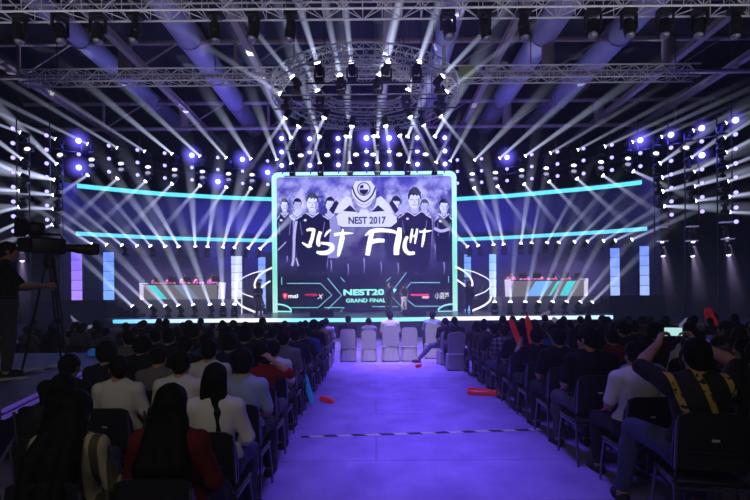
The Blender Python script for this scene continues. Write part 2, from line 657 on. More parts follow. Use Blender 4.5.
def hand_prims(w, d, n, side, curl=0.5, spread=1.0, s=1.0):
    """Palm, four fingers and a thumb. w wrist, d direction of the hand, n the way the palm faces; SIDE +1 when the thumb is on d x n."""
    d = d / np.linalg.norm(d)
    n = n - d * (n @ d)
    n /= np.linalg.norm(n)
    a = np.cross(d, n) * side
    out = []
    for k, (o, l) in enumerate(((0.030, 0.072), (0.010, 0.080), (-0.010, 0.075), (-0.029, 0.060))):
        kn = w + d * (0.088 - abs(k - 1.2) * 0.004) * s + a * o * s
        out.append(('c', w + d * 0.015 * s + a * o * 0.6 * s, kn, 0.014 * s, 0.0115 * s, 0.012))
        c = curl * (1 + 0.08 * k)
        d1 = d * math.cos(c) + n * math.sin(c) + a * (o * 3.0 * spread)
        p1 = kn + d1 * l * 0.46 * s
        d2 = d * math.cos(2.0 * c) + n * math.sin(2.0 * c) + a * (o * 2 * spread)
        p2 = p1 + d2 * l * 0.32 * s
        d3 = d * math.cos(2.7 * c) + n * math.sin(2.7 * c)
        p3 = p2 + d3 * l * 0.22 * s
        out += [('c', kn, p1, 0.0095 * s, 0.0085 * s, 0.004), ('c', p1, p2, 0.0085 * s, 0.008 * s, 0.003), ('c', p2, p3, 0.008 * s, 0.0065 * s, 0.003)]
    t0 = w + d * 0.025 * s + a * 0.028 * s
    t1 = t0 + (d * 0.55 + a * 0.75 + n * 0.25) * 0.042 * s
    t2 = t1 + (d * 0.85 + a * 0.25 + n * (0.25 + 0.4 * curl)) * 0.034 * s
    out += [('c', t0, t1, 0.0145 * s, 0.011 * s, 0.010), ('c', t1, t2, 0.0105 * s, 0.008 * s, 0.004)]
    return out


SIT = dict(pelvis=V3(0, 0.02, 0.555), waist=V3(0, -0.005, 0.70), chest=V3(0, -0.02, 0.89), neck=V3(0, -0.015, 1.045), head=V3(0, 0.015, 1.185),
           hyaw=0, hpitch=0, hroll=0, shw=0.172,
           elL=V3(-0.235, 0.02, 0.755), wrL=V3(-0.13, 0.235, 0.665), elR=V3(0.235, 0.02, 0.755), wrR=V3(0.13, 0.235, 0.665),
           hdL=V3(0.35, 1, -0.25), hnL=V3(0.1, 0, -1), hdR=V3(-0.35, 1, -0.25), hnR=V3(-0.1, 0, -1), curl=0.45,
           knL=V3(-0.15, 0.44, 0.535), anL=V3(-0.15, 0.42, 0.085), knR=V3(0.15, 0.44, 0.535), anR=V3(0.15, 0.42, 0.085), ftL=V3(-0.12, 1, 0), ftR=V3(0.12, 1, 0), hip=0.095)
STAND = dict(pelvis=V3(0, 0, 0.93), waist=V3(0, 0.0, 1.08), chest=V3(0, -0.01, 1.28), neck=V3(0, -0.02, 1.45), head=V3(0, 0.015, 1.595),
             hyaw=0, hpitch=0, hroll=0, shw=0.175,
             elL=V3(-0.25, -0.02, 1.12), wrL=V3(-0.24, 0.10, 0.90), elR=V3(0.25, -0.02, 1.12), wrR=V3(0.24, 0.10, 0.90),
             hdL=V3(0, 0.25, -1), hnL=V3(1, 0, 0), hdR=V3(0, 0.25, -1), hnR=V3(-1, 0, 0), curl=0.35,
             knL=V3(-0.11, 0.02, 0.50), anL=V3(-0.13, -0.02, 0.085), knR=V3(0.11, 0.02, 0.50), anR=V3(0.13, -0.02, 0.085), ftL=V3(-0.15, 1, 0), ftR=V3(0.15, 1, 0), hip=0.092)


def figure(name, J, hair='short', sleeve=0.42, h=0.0085, female=False, bare_legs=False, skin=(0.42, 0.23, 0.14), cap=False):
    """The meshes of one person: body (one surface), shirt, trousers, shoes and hair."""
    g = 0.92 if female else 1.0
    ch, wa, pe, nk, hd = J['chest'], J['waist'], J['pelvis'], J['neck'], J['head']
    spine = (nk - wa) / np.linalg.norm(nk - wa)
    # shoulders stand square to the spine
    lat = V3(1, 0, 0)
    sh = {s: ch + spine * 0.10 + lat * (-1 if s == 'L' else 1) * J['shw'] * g for s in 'LR'}
    for s in 'LR':
        # a raised arm lifts the shoulder a little
        up = J['el' + s] - sh[s]
        sh[s] = sh[s] + V3(0, 0, max(0, up[2]) * 0.12)
    f = np.cross(spine, lat)
    f = -f if f[1] < 0 else f
    RT = np.stack([lat, f, spine], 1)
    hip = {s: pe + V3((-1 if s == 'L' else 1) * J['hip'], 0, 0) for s in 'LR'}
    torso = [('c', hip['L'], hip['R'], 0.105 * (1.02 if female else 1), 0.105 * (1.02 if female else 1), 0.03),
             ('e', wa, RT, (0.135 * g, 0.098 * g, 0.15), 0.05),
             ('e', ch, RT, (0.165 * g, 0.108 * g, 0.19), 0.06),
             ('c', sh['L'], sh['R'], 0.055 * g, 0.055 * g, 0.05)]
    if female:
        torso += [('e', ch + f * 0.085 + lat * sx * 0.07, RT, (0.06, 0.05, 0.06), 0.03) for sx in (-1, 1)]
    trap = [('c', nk + (hd - nk) * 0.15, sh[s] - (sh[s] - nk) * 0.35, 0.050 * g, 0.042 * g, 0.04) for s in 'LR']
    HR = rotm(J['hyaw'], J['hpitch'], J['hroll'])

    def H(x, y, z):
        return hd + HR @ V3(x, y, z)
    neck = [('c', nk - spine * 0.03, hd + HR @ V3(0, -0.02, -0.06), 0.056 * g, 0.052 * g, 0.03)]
    head = [('e', H(0, -0.012, 0.035), HR, (0.074, 0.094, 0.088), 0.02), ('e', H(0, 0.018, -0.035), HR, (0.060, 0.070, 0.080), 0.03),
            ('c', H(0, 0.060, -0.098), H(0, 0.072, -0.092), 0.022, 0.020, 0.025),
            ('c', H(-0.03, 0.076, 0.028), H(0.03, 0.076, 0.028), 0.011, 0.011, 0.014),
            ('c', H(0, 0.085, 0.012), H(0, 0.104, -0.030), 0.008, 0.013, 0.010), ('c', H(-0.014, 0.090, -0.034), H(0.014, 0.090, -0.034), 0.008, 0.008, 0.006),
            ('c', H(-0.045, 0.055, -0.02), H(-0.03, 0.07, -0.03), 0.02, 0.018, 0.02), ('c', H(0.045, 0.055, -0.02), H(0.03, 0.07, -0.03), 0.02, 0.018, 0.02),
            ('c', H(-0.020, 0.082, -0.063), H(0.020, 0.082, -0.063), 0.0075, 0.0075, 0.006), ('c', H(-0.016, 0.081, -0.074), H(0.016, 0.081, -0.074), 0.008, 0.008, 0.006),
            ('e', H(-0.030, 0.073, 0.006), HR, (0.013, 0.011, 0.010), 0.004), ('e', H(0.030, 0.073, 0.006), HR, (0.013, 0.011, 0.010), 0.004)]
    for sx in (-1, 1):
        head += [('e', H(sx * 0.077, -0.008, 0.0), HR @ rotm(sx * 20), (0.009, 0.020, 0.034), 0.008), ('c', H(sx * 0.076, -0.002, -0.022), H(sx * 0.074, 0.004, -0.032), 0.008, 0.007, 0.006)]
    arms, legs, feet, hands = {}, {}, {}, []
    for s in 'LR':
        el, wr = J['el' + s], J['wr' + s]
        arms[s] = [('c', sh[s], el, 0.053 * g, 0.041 * g, 0.03), ('c', el, el + (wr - el) * 0.3, 0.040 * g, 0.043 * g, 0.02), ('c', el + (wr - el) * 0.3, wr, 0.043 * g, 0.027 * g, 0.02)]
        d = J['hd' + s]
        hands += hand_prims(wr, d, J['hn' + s], 1 if s == 'L' else -1, J['curl'], s=0.97 * (0.93 if female else 1))
        kn, an = J['kn' + s], J['an' + s]
        cal = kn + (an - kn) * 0.3
        back = np.cross(V3(1, 0, 0), (an - kn) / np.linalg.norm(an - kn)) * -0.012
        legs[s] = [('c', hip[s], kn, 0.092 * g, 0.060 * g, 0.04), ('c', kn, cal - back * 0, 0.056 * g, 0.060 * g, 0.02), ('c', cal, an, 0.060 * g, 0.038 * g, 0.02)]
        fd = J['ft' + s] / np.linalg.norm(J['ft' + s])
        feet[s] = [('c', an + V3(0, 0, -0.045) - fd * 0.035, an + V3(0, 0, -0.052) + fd * 0.10, 0.036, 0.034, 0.02), ('c', an + V3(0, 0, -0.052) + fd * 0.08, an + V3(0, 0, -0.060) + fd * 0.175, 0.034, 0.024, 0.02), ('c', an, an + V3(0, 0, -0.04), 0.036, 0.036, 0.02)]
    allp = torso + trap + neck + head + arms['L'] + arms['R'] + legs['L'] + legs['R'] + feet['L'] + feet['R'] + hands
    V, Q = blob(allp, h)
    body = np_mesh(name + '_body', V, Q, SKIN)
    # skin tones: lips, eyes and brows
    C = np.ones((len(V), 4), np.float32)
    C[:, :3] = skin
    L = (V - hd) @ HR
    def near(c, r):
        return ((L - np.array(c)) ** 2 / np.array(r) ** 2).sum(1) < 1
    C[near((0, 0.09, -0.068), (0.024, 0.02, 0.011))] = (0.34, 0.11, 0.09, 1)
    for sx in (-1, 1):
        C[near((sx * 0.030, 0.085, 0.006), (0.015, 0.02, 0.008))] = (0.6, 0.55, 0.5, 1)
        C[near((sx * 0.030, 0.088, 0.006), (0.006, 0.02, 0.008))] = (0.01, 0.008, 0.006, 1)
        C[near((sx * 0.031, 0.088, 0.027), (0.020, 0.02, 0.005))] = (0.03, 0.02, 0.015, 1)
    at = body.color_attributes.new('tone', 'FLOAT_COLOR', 'POINT')
    at.data.foreach_set('color', C.ravel())

    def inflate(ps, t):
        return [(p[0], p[1], p[2], p[3] + t, p[4] + t, p[5]) if p[0] == 'c' else (p[0], p[1], p[2], tuple(r + t for r in p[3]), p[4]) for p in ps]

    def frac(ps, q):
        """First part of a limb, up to fraction q of its length."""
        out, tot = [], sum(np.linalg.norm(np.array(p[2]) - np.array(p[1])) for p in ps)
        left = q * tot
        for p in ps:
            l = np.linalg.norm(np.array(p[2]) - np.array(p[1]))
            if left <= 0:
                break
            t = min(1, left / l)
            out.append(('c', p[1], np.array(p[1]) + (np.array(p[2]) - np.array(p[1])) * t, p[3], p[3] + (p[4] - p[3]) * t, p[5]))
            left -= l
        return out
    low = [('c', p[1] + V3(0, 0, 0.05), p[2] + V3(0, 0, 0.05), p[3] - 0.015, p[4] - 0.015, p[5]) for p in torso[:1]]
    hs = max(h, 0.009)
    shirt = inflate(low + torso[1:] + frac(arms['L'], sleeve) + frac(arms['R'], sleeve), 0.016) + inflate([('c', p[1] - (p[1] - p[2]) * 0.45, p[2], p[3], p[4], p[5]) for p in trap], 0.008)
    V, Q = blob(shirt, hs, noise=(0.0035, 38))
    out = {'body': body, 'shirt': np_mesh(name + '_shirt', V, Q)}
    tr = inflate(torso[:1] + frac(legs['L'], 0.38 if bare_legs else 0.95) + frac(legs['R'], 0.38 if bare_legs else 0.95), 0.013)
    V, Q = blob(tr, hs, noise=(0.003, 34))
    out['trousers'] = np_mesh(name + '_trousers', V, Q)
    for s, nm in (('L', 'shoe'), ('R', 'shoe ')):
        V, Q = blob(inflate(feet[s][:2], 0.008), hs)
        out[nm] = np_mesh(name + '_shoe', V, Q)
    # hair
    hp = inflate(head[:1], 0.014) + [('c', H(0, -0.06, -0.03), H(0, -0.05, -0.005), 0.056, 0.07, 0.03)]
    cut = [(H(0, 0.105, -0.045), HR, (0.088, 0.085, 0.105))]
    if hair == 'short':
        cut += [(H(0.10, 0.0, -0.02), HR, (0.035, 0.035, 0.05)), (H(-0.10, 0.0, -0.02), HR, (0.035, 0.035, 0.05)), (H(0, -0.08, -0.135), HR, (0.12, 0.10, 0.058))]
    elif hair == 'bushy':
        hp = inflate(head[:1], 0.030) + [('c', H(0, -0.05, 0.0), H(0, -0.03, 0.06), 0.085, 0.085, 0.03)]
        cut += [(H(0, -0.08, -0.135), HR, (0.12, 0.10, 0.060))]
    else:
        hp += [('c', H(-0.045, -0.045, -0.02), H(-0.055, -0.055, -0.14), 0.052, 0.048, 0.03), ('c', H(0.045, -0.045, -0.02), H(0.055, -0.055, -0.14), 0.052, 0.048, 0.03)]
        if hair == 'long':
            hp += [('c', H(-0.05, -0.06, -0.10), H(-0.06, -0.135, -0.30), 0.055, 0.048, 0.03), ('c', H(0.05, -0.06, -0.10), H(0.06, -0.135, -0.30), 0.055, 0.048, 0.03), ('c', H(0, -0.07, -0.10), H(0, -0.145, -0.36), 0.06, 0.05, 0.03)]
        elif hair == 'very_long':
            hp += [('c', H(q * 0.05, -0.055, -0.08), H(q * 0.095, -0.14, -0.30), 0.062, 0.058, 0.03) for q in (-1, 0, 1)]
            hp += [('c', H(q * 0.095, -0.14, -0.30), H(q * 0.085, -0.155, -0.52), 0.058, 0.040, 0.03) for q in (-1, 0, 1)]
        elif hair == 'pony':
            hp += [('c', H(0.02, -0.10, -0.10), H(0.05, -0.125, -0.22), 0.03, 0.022, 0.02), ('c', H(0.05, -0.125, -0.22), H(0.062, -0.132, -0.42), 0.024, 0.017, 0.02)]
    V, Q = blob(hp, hs, cut, noise=(0.004, 90))
    out['hair'] = np_mesh(name + '_hair', V, Q)
    if cap:
        cp = [('e', H(0, -0.012, 0.06), HR, (0.094, 0.113, 0.085), 0.01), ('e', H(0, 0.125, 0.045), HR @ rotm(0, -8), (0.075, 0.07, 0.010), 0.02)]
        V, Q = blob(cp, hs)
        out['cap'] = np_mesh(name + '_cap', V, Q)
    return out


def pose(base, **kw):
    J = dict(base)
    J.update(kw)
    return J


def shift_up(J, dy, keys=('waist', 'chest', 'neck', 'head', 'elL', 'elR')):
    """Lean the trunk: DY is how far the head moves forward."""
    J = dict(J)
    z0, z1 = J['pelvis'][2], J['head'][2]
    for k in keys:
        t = (J[k][2] - z0) / (z1 - z0)
        J[k] = J[k] + V3(0, dy * t, -abs(dy) * 0.25 * t)
    return J


def person(fig, label, loc, rotz=0.0, scale=1.0, shirt=None, trousers=None, hair=HAIRM, shoes=None, cap=None, group=None, name='person'):
    t = thing(name, label, 'person', loc, (0, 0, rotz), group)
    t.scale = (scale,) * 3
    for k, me in fig.items():
        m = {'body': SKIN, 'shirt': shirt, 'trousers': trousers, 'shoe': shoes or MATTE, 'shoe ': shoes or MATTE, 'hair': hair, 'cap': cap or MATTE}[k]
        link(k.strip(), me, t, m)
    return t
# ================================================================ stage
ZD = 0.86          # deck height
ZP = 1.76          # side platforms
DECKM = pbr('stage_deck', (0.16, 0.16, 0.20), 0.28, vary=0.15, scale=1.2)
FASCIA = pbr('stage_fascia', (0.018, 0.018, 0.045), 0.6)
RISERM = pbr('riser_grey', (0.34, 0.32, 0.38), 0.6, vary=0.2, scale=2)
NAVY = pbr('navy_panel', (0.010, 0.010, 0.055), 0.55, vary=0.25, scale=1.5)


def lerp_tab(tab, x):
    if x <= tab[0][0]:
        a, b = tab[0], tab[1]
    elif x >= tab[-1][0]:
        a, b = tab[-2], tab[-1]
    else:
        for a, b in zip(tab, tab[1:]):
            if a[0] <= x <= b[0]:
                break
    return a[1] + (b[1] - a[1]) * (x - a[0]) / (b[0] - a[0])


WING = [(16, 25.0), (49, 26.1), (80, 27.0), (110, 27.8), (138, 28.6), (165, 29.3), (193, 29.8), (218, 30.3), (243, 30.7), (272, 31.1),
        (457, 31.0), (480, 30.6), (506, 30.2), (531, 29.6), (556, 29.0), (582, 28.4), (610, 27.7), (638, 26.9), (668, 26.0), (697, 25.1), (730, 24.0)]


def dw(px):
    """Depth of the curved lighting wall behind photo column px."""
    return lerp_tab(WING, px)


xs0, xs1 = P(113, 315, 22.6).x, P(613, 315, 22.6).x
front = [(xs0, 22.6)] + [(xs0 + (xs1 - xs0) * k / 24, 22.6 - 0.55 * max(0, math.cos((xs0 + (xs1 - xs0) * k / 24 + 0.6) / 3.6 * PI / 2 if abs(xs0 + (xs1 - xs0) * k / 24 + 0.6) < 3.6 else PI / 2)) ** 0.7) for k in range(1, 24)] + [(xs1, 22.6)]
stage = thing('stage', 'wide dark stage with a glowing strip along its front edge', 'stage', (0, 0, 0))
xa, xb = P(118, 300, 26.4).x, P(600, 300, 26.4).x
MB().prism([(x, y, ZD - 0.1) for x, y in front] + [(xb, 25.0, ZD - 0.1), (xb, 32.6, ZD - 0.1), (xa, 32.6, ZD - 0.1), (xa, 25.0, ZD - 0.1)], (0, 0, 0.1)).build('deck', DECKM, stage)
MB().prism([(x, y + 0.08, 0) for x, y in front] + [(xb - 0.05, 25.0, 0), (xb - 0.05, 32.5, 0), (xa + 0.05, 32.5, 0), (xa + 0.05, 25.0, 0)], (0, 0, ZD - 0.1)).build('fascia', FASCIA, stage)
edge = emis_grad('deck_edge_light', 0, ((0.0, (0.10, 0.55, 1.0)), (0.14, (0.55, 0.75, 1.0)), (0.3, (0.95, 0.97, 1.0)), (0.36, (0.25, 0.75, 0.85)), (0.62, (0.25, 0.75, 0.85)), (0.68, (0.95, 0.97, 1.0)), (0.88, (0.7, 0.85, 1.0)), (1.0, (0.45, 0.75, 1.0))), 1.15, xs0, xs1)
mb = MB()
for (x0, y0), (x1, y1) in zip(front, front[1:]):
    mb.add([(x0, y0 - 0.012, ZD - 0.15), (x1, y1 - 0.012, ZD - 0.15), (x1, y1 - 0.012, ZD + 0.012), (x0, y0 - 0.012, ZD + 0.012), (x0, y0 + 0.22, ZD + 0.012), (x1, y1 + 0.22, ZD + 0.012)], [(0, 1, 2, 3), (3, 2, 5, 4)])
mb.build('edge_light', edge, stage)

# side platforms with grey facing, steps and rails
for side, a, b, lab in (('L', 40, 224, 'raised side platform with grey facing under the desk left of the screen'), ('R', 502, 655, 'raised side platform with grey facing under the desk right of the screen')):
    t = thing('side_platform', lab, 'platform', group='side platforms')
    ia, ib = (118, 224) if side == 'L' else (502, 600)
    fy = 26.4
    A, B = P(ia, 300, fy).x, P(ib, 300, fy).x
    MB().box(((A + B) / 2, fy + 1.7, (ZD + ZP) / 2 + 0.002), (B - A - 0.01, 3.4, ZP - ZD - 0.004)).build('riser', RISERM, t)
    o0, o1 = (P(40, 300, fy).x, A) if side == 'L' else (B, P(655, 300, fy).x)
    MB().box(((o0 + o1) / 2, fy + 1.2, ZP / 2), (o1 - o0 - 0.06, 4.4, ZP)).build('wing_block', NAVY, t)
    # steps climbing outward from the riser foot
    mb = MB()
    for k in range(4):
        w = 0.34
        x = (A + 0.1 + k * w) if side == 'L' else (B - 0.1 - k * w)
        hh_ = (ZP - ZD) * (4 - k) / 5
        mb.box((x + (w / 2 if side == 'L' else -w / 2), fy - 0.51, ZD + 0.004 + hh_ / 2), (w, 1.0, hh_))
    mb.build('steps', NAVY, t)

LEDW = {}


def led_column(px0, px1, py0, d, zb, label, top, bot):
    x0, x1 = P(px0, py0, d).x, P(px1, py0, d).x
    zt = P((px0 + px1) / 2, py0, d).z
    w, hh = x1 - x0, zt - zb
    t = thing('led_column', label, 'light column', ((x0 + x1) / 2, d, zb), group='tall LED columns')
    MB().rbox((0, 0.09, hh / 2), (w + 0.06, 0.16, hh), 0.02, 2).build('housing', BLACK, t)
    n = max(2, round(hh / 0.5))
    for k in range(n):
        z0, z1 = hh * k / n + 0.012, hh * (k + 1) / n - 0.012
        f = (k + 0.5) / n
        c = tuple(bot[i] + (top[i] - bot[i]) * f for i in range(3))
        MB().rbox((0, 0, (z0 + z1) / 2), (w - 0.02, 0.04, z1 - z0), 0.01, 1).build('led_panel', emis('led_%d_%d_%d' % tuple(int(q * 60) for q in c), c, 1.0), t)
    return t


led_column(71, 82, 250, 26.0, ZP, 'violet glowing LED column on the left side platform, outermost', (0.18, 0.11, 0.95), (0.42, 0.26, 1.0))
led_column(103, 114, 252, 26.9, ZP, 'pale blue LED column on the left side platform beside the violet one', (0.13, 0.24, 0.95), (0.20, 0.42, 1.0))
led_column(231, 242, 256, 29.9, ZD, 'white-blue LED column between the left desk and the left curved stair', (0.45, 0.52, 1.0), (0.80, 0.82, 1.0))
led_column(258, 265.5, 257, 30.85, ZD, 'narrow blue LED column behind the left curved stair, beside the screen', (0.16, 0.30, 1.0), (0.40, 0.50, 1.0))
led_column(464, 471, 254.5, 30.85, ZD, 'narrow blue LED column behind the right curved stair, beside the screen', (0.14, 0.32, 1.0), (0.20, 0.50, 1.0))
led_column(489, 496, 254, 29.9, ZD, 'white-blue LED column between the right curved stair and the right desk', (0.20, 0.45, 1.0), (0.75, 0.88, 1.0))
led_column(610, 619.5, 248, 26.9, ZP, 'pale blue LED column on the right side platform beside the desk', (0.13, 0.24, 0.95), (0.38, 0.52, 1.0))
led_column(639.5, 649, 246, 26.3, ZP, 'pale blue LED column on the right side platform, outermost', (0.13, 0.24, 0.95), (0.38, 0.52, 1.0))
# railings between the outer columns
for px0, px1, d, lab in ((84, 102, 26.6, 'dark railing between the two LED columns left of the stage'), (621, 640, 26.4, 'dark railing between the two LED columns right of the stage')):
    x0, x1 = P(px0, 290, d).x, P(px1, 290, d).x
    t = thing('platform_railing', lab, 'railing', (x0, d, ZP), group='platform railings')
    W = x1 - x0
    MB().bar((0, 0, 0.62), (W, 0, 0.62), 0.025).build('top_rail', DKMET, t)
    MB().box((W / 2, 0, 0.33), (W - 0.05, 0.02, 0.5)).build('infill_panel', pbr('railing_panel', (0.14, 0.11, 0.40), 0.4), t)
    for x in (0.02, W - 0.02):
        MB().bar((x, 0, 0), (x, 0, 0.62), 0.022).build('post', DKMET, t)

# ---- curved dark wall of each wing with two cyan strips
CYAN_L = emis('cyan_light_left', (0.09, 0.62, 0.72), 1.0)
for side, a, b, lab in (('left', 60, 276, 'left'), ('right', 453, 660, 'right')):
    pts = [a + (b - a) * k / 16 for k in range(17)]
    mb = MB()
    for p, q in zip(pts, pts[1:]):
        A, B = P(p, 250, dw(p) + 0.55), P(q, 250, dw(q) + 0.55)
        mb.add([(A.x, A.y, 1.79), (B.x, B.y, 1.79), (B.x, B.y, 8.15), (A.x, A.y, 8.15), (A.x, A.y + 0.2, 1.79), (B.x, B.y + 0.2, 1.79), (B.x, B.y + 0.2, 8.15), (A.x, A.y + 0.2, 8.15)],
               [(0, 1, 2, 3), (4, 7, 6, 5), (3, 2, 6, 7), (0, 4, 5, 1), (0, 3, 7, 4), (1, 5, 6, 2)])
    struct('wall_wing_' + side, mb, pbr('wing_wall', (0.07, 0.06, 0.20), 0.7, vary=0.3, scale=1.2))
for nm, tab in (('upper cyan light strip on the wing left of the screen', ((77, 187), (175, 194.5), (273, 200))), ('lower cyan light strip on the wing left of the screen', ((75.5, 234.2), (175, 237.8), (273, 241.5))),
                ('upper cyan light strip on the wing right of the screen', ((456, 198.3), (549, 192.8), (642, 184.3))), ('lower cyan light strip on the wing right of the screen', ((456, 239.8), (551, 235.5), (647, 229.0)))):
    up = nm.startswith('upper')
    px0, px1 = tab[0][0], tab[-1][0]
    t = thing('light_strip', nm, 'light strip', group='cyan light strips')
    hsz = 0.115 if up else 0.105
    zz = 7.62 if up else 5.12
    # height from the photo at the strip's ends, averaged so that the strip is level
    zz = sum(P(x, y, dw(x) + 0.4).z for x, y in tab) / 3
    m1, m2 = MB(), MB()
    n = 20
    for k in range(n):
        p, q = px0 + (px1 - px0) * k / n, px0 + (px1 - px0) * (k + 1) / n
        A, B = P(p, 200, dw(p) + 0.2), P(q, 200, dw(q) + 0.2)
        for m, e, back in ((m1, hsz, 0.0), (m2, hsz + 0.03, 0.10)):
            m.add([(A.x, A.y + back, zz - e), (B.x, B.y + back, zz - e), (B.x, B.y + back, zz + e), (A.x, A.y + back, zz + e), (A.x, A.y + 0.09 + back, zz - e), (B.x, B.y + 0.09 + back, zz - e), (B.x, B.y + 0.09 + back, zz + e), (A.x, A.y + 0.09 + back, zz + e)],
                  [(0, 1, 2, 3), (3, 2, 6, 7), (0, 4, 5, 1), (4, 7, 6, 5)])
    m1.build('diffuser', emis('cyan_light', (0.11, 0.66, 0.76), 1.0) if up else emis('cyan_light_low', (0.13, 0.60, 0.86), 1.0), t)
    m2.build('channel', DKMET, t)

# ---------------------------------------------------------------- main LED screen
DS = 31.0
sx0, sx1 = P(277, 250, DS).x, P(452.3, 250, DS).x
sz0, sz1 = 0.93, P(364, 176.5, DS).z
W, Hh = sx1 - sx0, sz1 - sz0
scr = thing('led_screen', 'huge LED screen with team portraits and the words just fight above the stage', 'screen', (0, DS, 0))
MB().box(((sx0 + sx1) / 2, 0.25, (sz0 + sz1) / 2 + 0.12), (W + 0.5, 0.3, Hh + 0.3)).build('cabinet', BLACK, scr)


def screen_mat():
    m = bpy.data.materials.new('screen_picture')
    m.use_nodes = True
    nt = m.node_tree
    nt.nodes.clear()
    o = nt.nodes.new('ShaderNodeOutputMaterial')
    e = nt.nodes.new('ShaderNodeEmission')
    tc = nt.nodes.new('ShaderNodeTexCoord')
    sp = nt.nodes.new('ShaderNodeSeparateXYZ')
    nt.links.new(tc.outputs['Object'], sp.inputs[0])
    mr = nt.nodes.new('ShaderNodeMapRange')
    mr.inputs[1].default_value, mr.inputs[2].default_value = sz0, sz1
    nt.links.new(sp.outputs[2], mr.inputs[0])
    base = nt.nodes.new('ShaderNodeValToRGB')
    el = base.color_ramp.elements
    st = ((0.0, (0.002, 0.003, 0.014)), (0.255, (0.003, 0.003, 0.020)), (0.275, (0.010, 0.009, 0.045)), (0.36, (0.022, 0.019, 0.10)), (0.55, (0.014, 0.011, 0.09)), (0.78, (0.04, 0.034, 0.28)), (1.0, (0.045, 0.035, 0.42)))
    while len(el) < len(st):
        el.new(0.5)
    for k, (p, c) in enumerate(st):
        el[k].position, el[k].color = p, c + (1,)
    nt.links.new(mr.outputs[0], base.inputs[0])
    # pale torn-paper clouds in the upper half
    nz = nt.nodes.new('ShaderNodeTexNoise')
    nz.inputs['Scale'].default_value = 0.8
    nz.inputs['Detail'].default_value = 8
    nz.inputs['Roughness'].default_value = 0.62
    nt.links.new(tc.outputs['Object'], nz.inputs['Vector'])
    cl = nt.nodes.new('ShaderNodeValToRGB')
    cl.color_ramp.elements[0].position, cl.color_ramp.elements[1].position = 0.42, 0.60
    nt.links.new(nz.outputs['Fac'], cl.inputs[0])
    hm = nt.nodes.new('ShaderNodeValToRGB')
    e2 = hm.color_ramp.elements
    while len(e2) < 5:
        e2.new(0.5)
    for k, (p, v) in enumerate(((0.0, 0), (0.34, 0.0), (0.62, 0.30), (0.84, 1.0), (1.0, 0.35))):
        e2[k].position, e2[k].color = p, (v, v, v, 1)
    nt.links.new(mr.outputs[0], hm.inputs[0])
    mu = nt.nodes.new('ShaderNodeMath')
    mu.operation = 'MULTIPLY'
    nt.links.new(cl.outputs[0], mu.inputs[0])
    nt.links.new(hm.outputs[0], mu.inputs[1])
    mx = nt.nodes.new('ShaderNodeMix')
    mx.data_type = 'RGBA'
    nt.links.new(mu.outputs[0], mx.inputs[0])
    nt.links.new(base.outputs[0], mx.inputs[6])
    mx.inputs[7].default_value = (0.50, 0.50, 1.0, 1)
    nt.links.new(mx.outputs[2], e.inputs[0])
    e.inputs[1].default_value = GAIN
    nt.links.new(e.outputs[0], o.inputs[0])
    m.cycles.emission_sampling = 'FRONT'
    return m


MB().box(((sx0 + sx1) / 2, 0.06, (sz0 + sz1) / 2), (W, 0.08, Hh)).build('display', screen_mat(), scr)
# glowing rounded frame
fr = 0.28
frm = emis_grad('screen_frame_light', 2, ((0.0, (0.45, 0.85, 0.80)), (0.3, (0.22, 0.72, 0.58)), (0.62, (0.30, 0.78, 0.72)), (0.85, (0.42, 0.80, 0.90)), (1.0, (0.42, 0.78, 0.95))), 1.0, sz0, sz1)


def rr_path(x0, x1, z0, z1, r, n=8):
    pts = [(x0, z0)]
    for cx, cz, a0 in ((x0 + r, z1 - r, PI), (x1 - r, z1 - r, PI / 2)):
        pts += [(cx + r * math.cos(a0 - k * PI / 2 / n), cz + r * math.sin(a0 - k * PI / 2 / n)) for k in range(n + 1)]
    return pts + [(x1, z0)]


inn = rr_path(sx0, sx1, sz0 - 0.05, sz1, 0.18)
out = rr_path(sx0 - fr, sx1 + fr, sz0 - 0.05, sz1 + fr, 0.42)
mb = MB()
k = len(inn)
mb.add([(x, -0.10, z) for x, z in inn] + [(x, -0.10, z) for x, z in out] + [(x, 0.05, z) for x, z in inn] + [(x, 0.05, z) for x, z in out],
       [(i, i + 1, k + i + 1, k + i) for i in range(k - 1)] + [(i, 2 * k + i, 2 * k + i + 1, i + 1) for i in range(k - 1)] + [(k + i, k + i + 1, 3 * k + i + 1, 3 * k + i) for i in range(k - 1)])
mb.build('frame', frm, scr)

# ---- the picture on the screen: flat shapes a few millimetres before the display
EM = {'pale': emis('print_pale', (0.56, 0.58, 0.92)), 'white': emis('print_white', (0.92, 0.92, 1.0)), 'mid': emis('print_mid', (0.22, 0.22, 0.55)), 'soft': emis('print_soft', (0.38, 0.38, 0.72)),
      'dark': emis('print_dark', (0.006, 0.005, 0.040)), 'navy': emis('print_navy', (0.012, 0.010, 0.075)), 'teal': emis('print_teal', (0.20, 0.60, 0.70)), 'mint': emis('print_mint', (0.30, 0.92, 0.78)),
      'red': emis('print_red', (0.72, 0.03, 0.09)), 'rose': emis('print_rose', (0.85, 0.45, 0.5))}


def S(px, py, lay):
    p = P(px, py, DS)
    return Vector((p.x, 0.016 - 0.004 * lay, p.z))


def flat(name, polys, mat, lay, parent=None):
    mb = MB()
    for poly in polys:
        mb.add([S(x, y, lay) for x, y in poly], [tuple(range(len(poly)))])
    return mb.build(name, EM[mat], parent or scr)


def oval(cx, cy, rx, ry, n=20, a0=0, a1=2 * PI):
    return [(cx + rx * math.cos(a0 + (a1 - a0) * k / n), cy + ry * math.sin(a0 + (a1 - a0) * k / n)) for k in range(n if a1 - a0 > 6 else n + 1)]


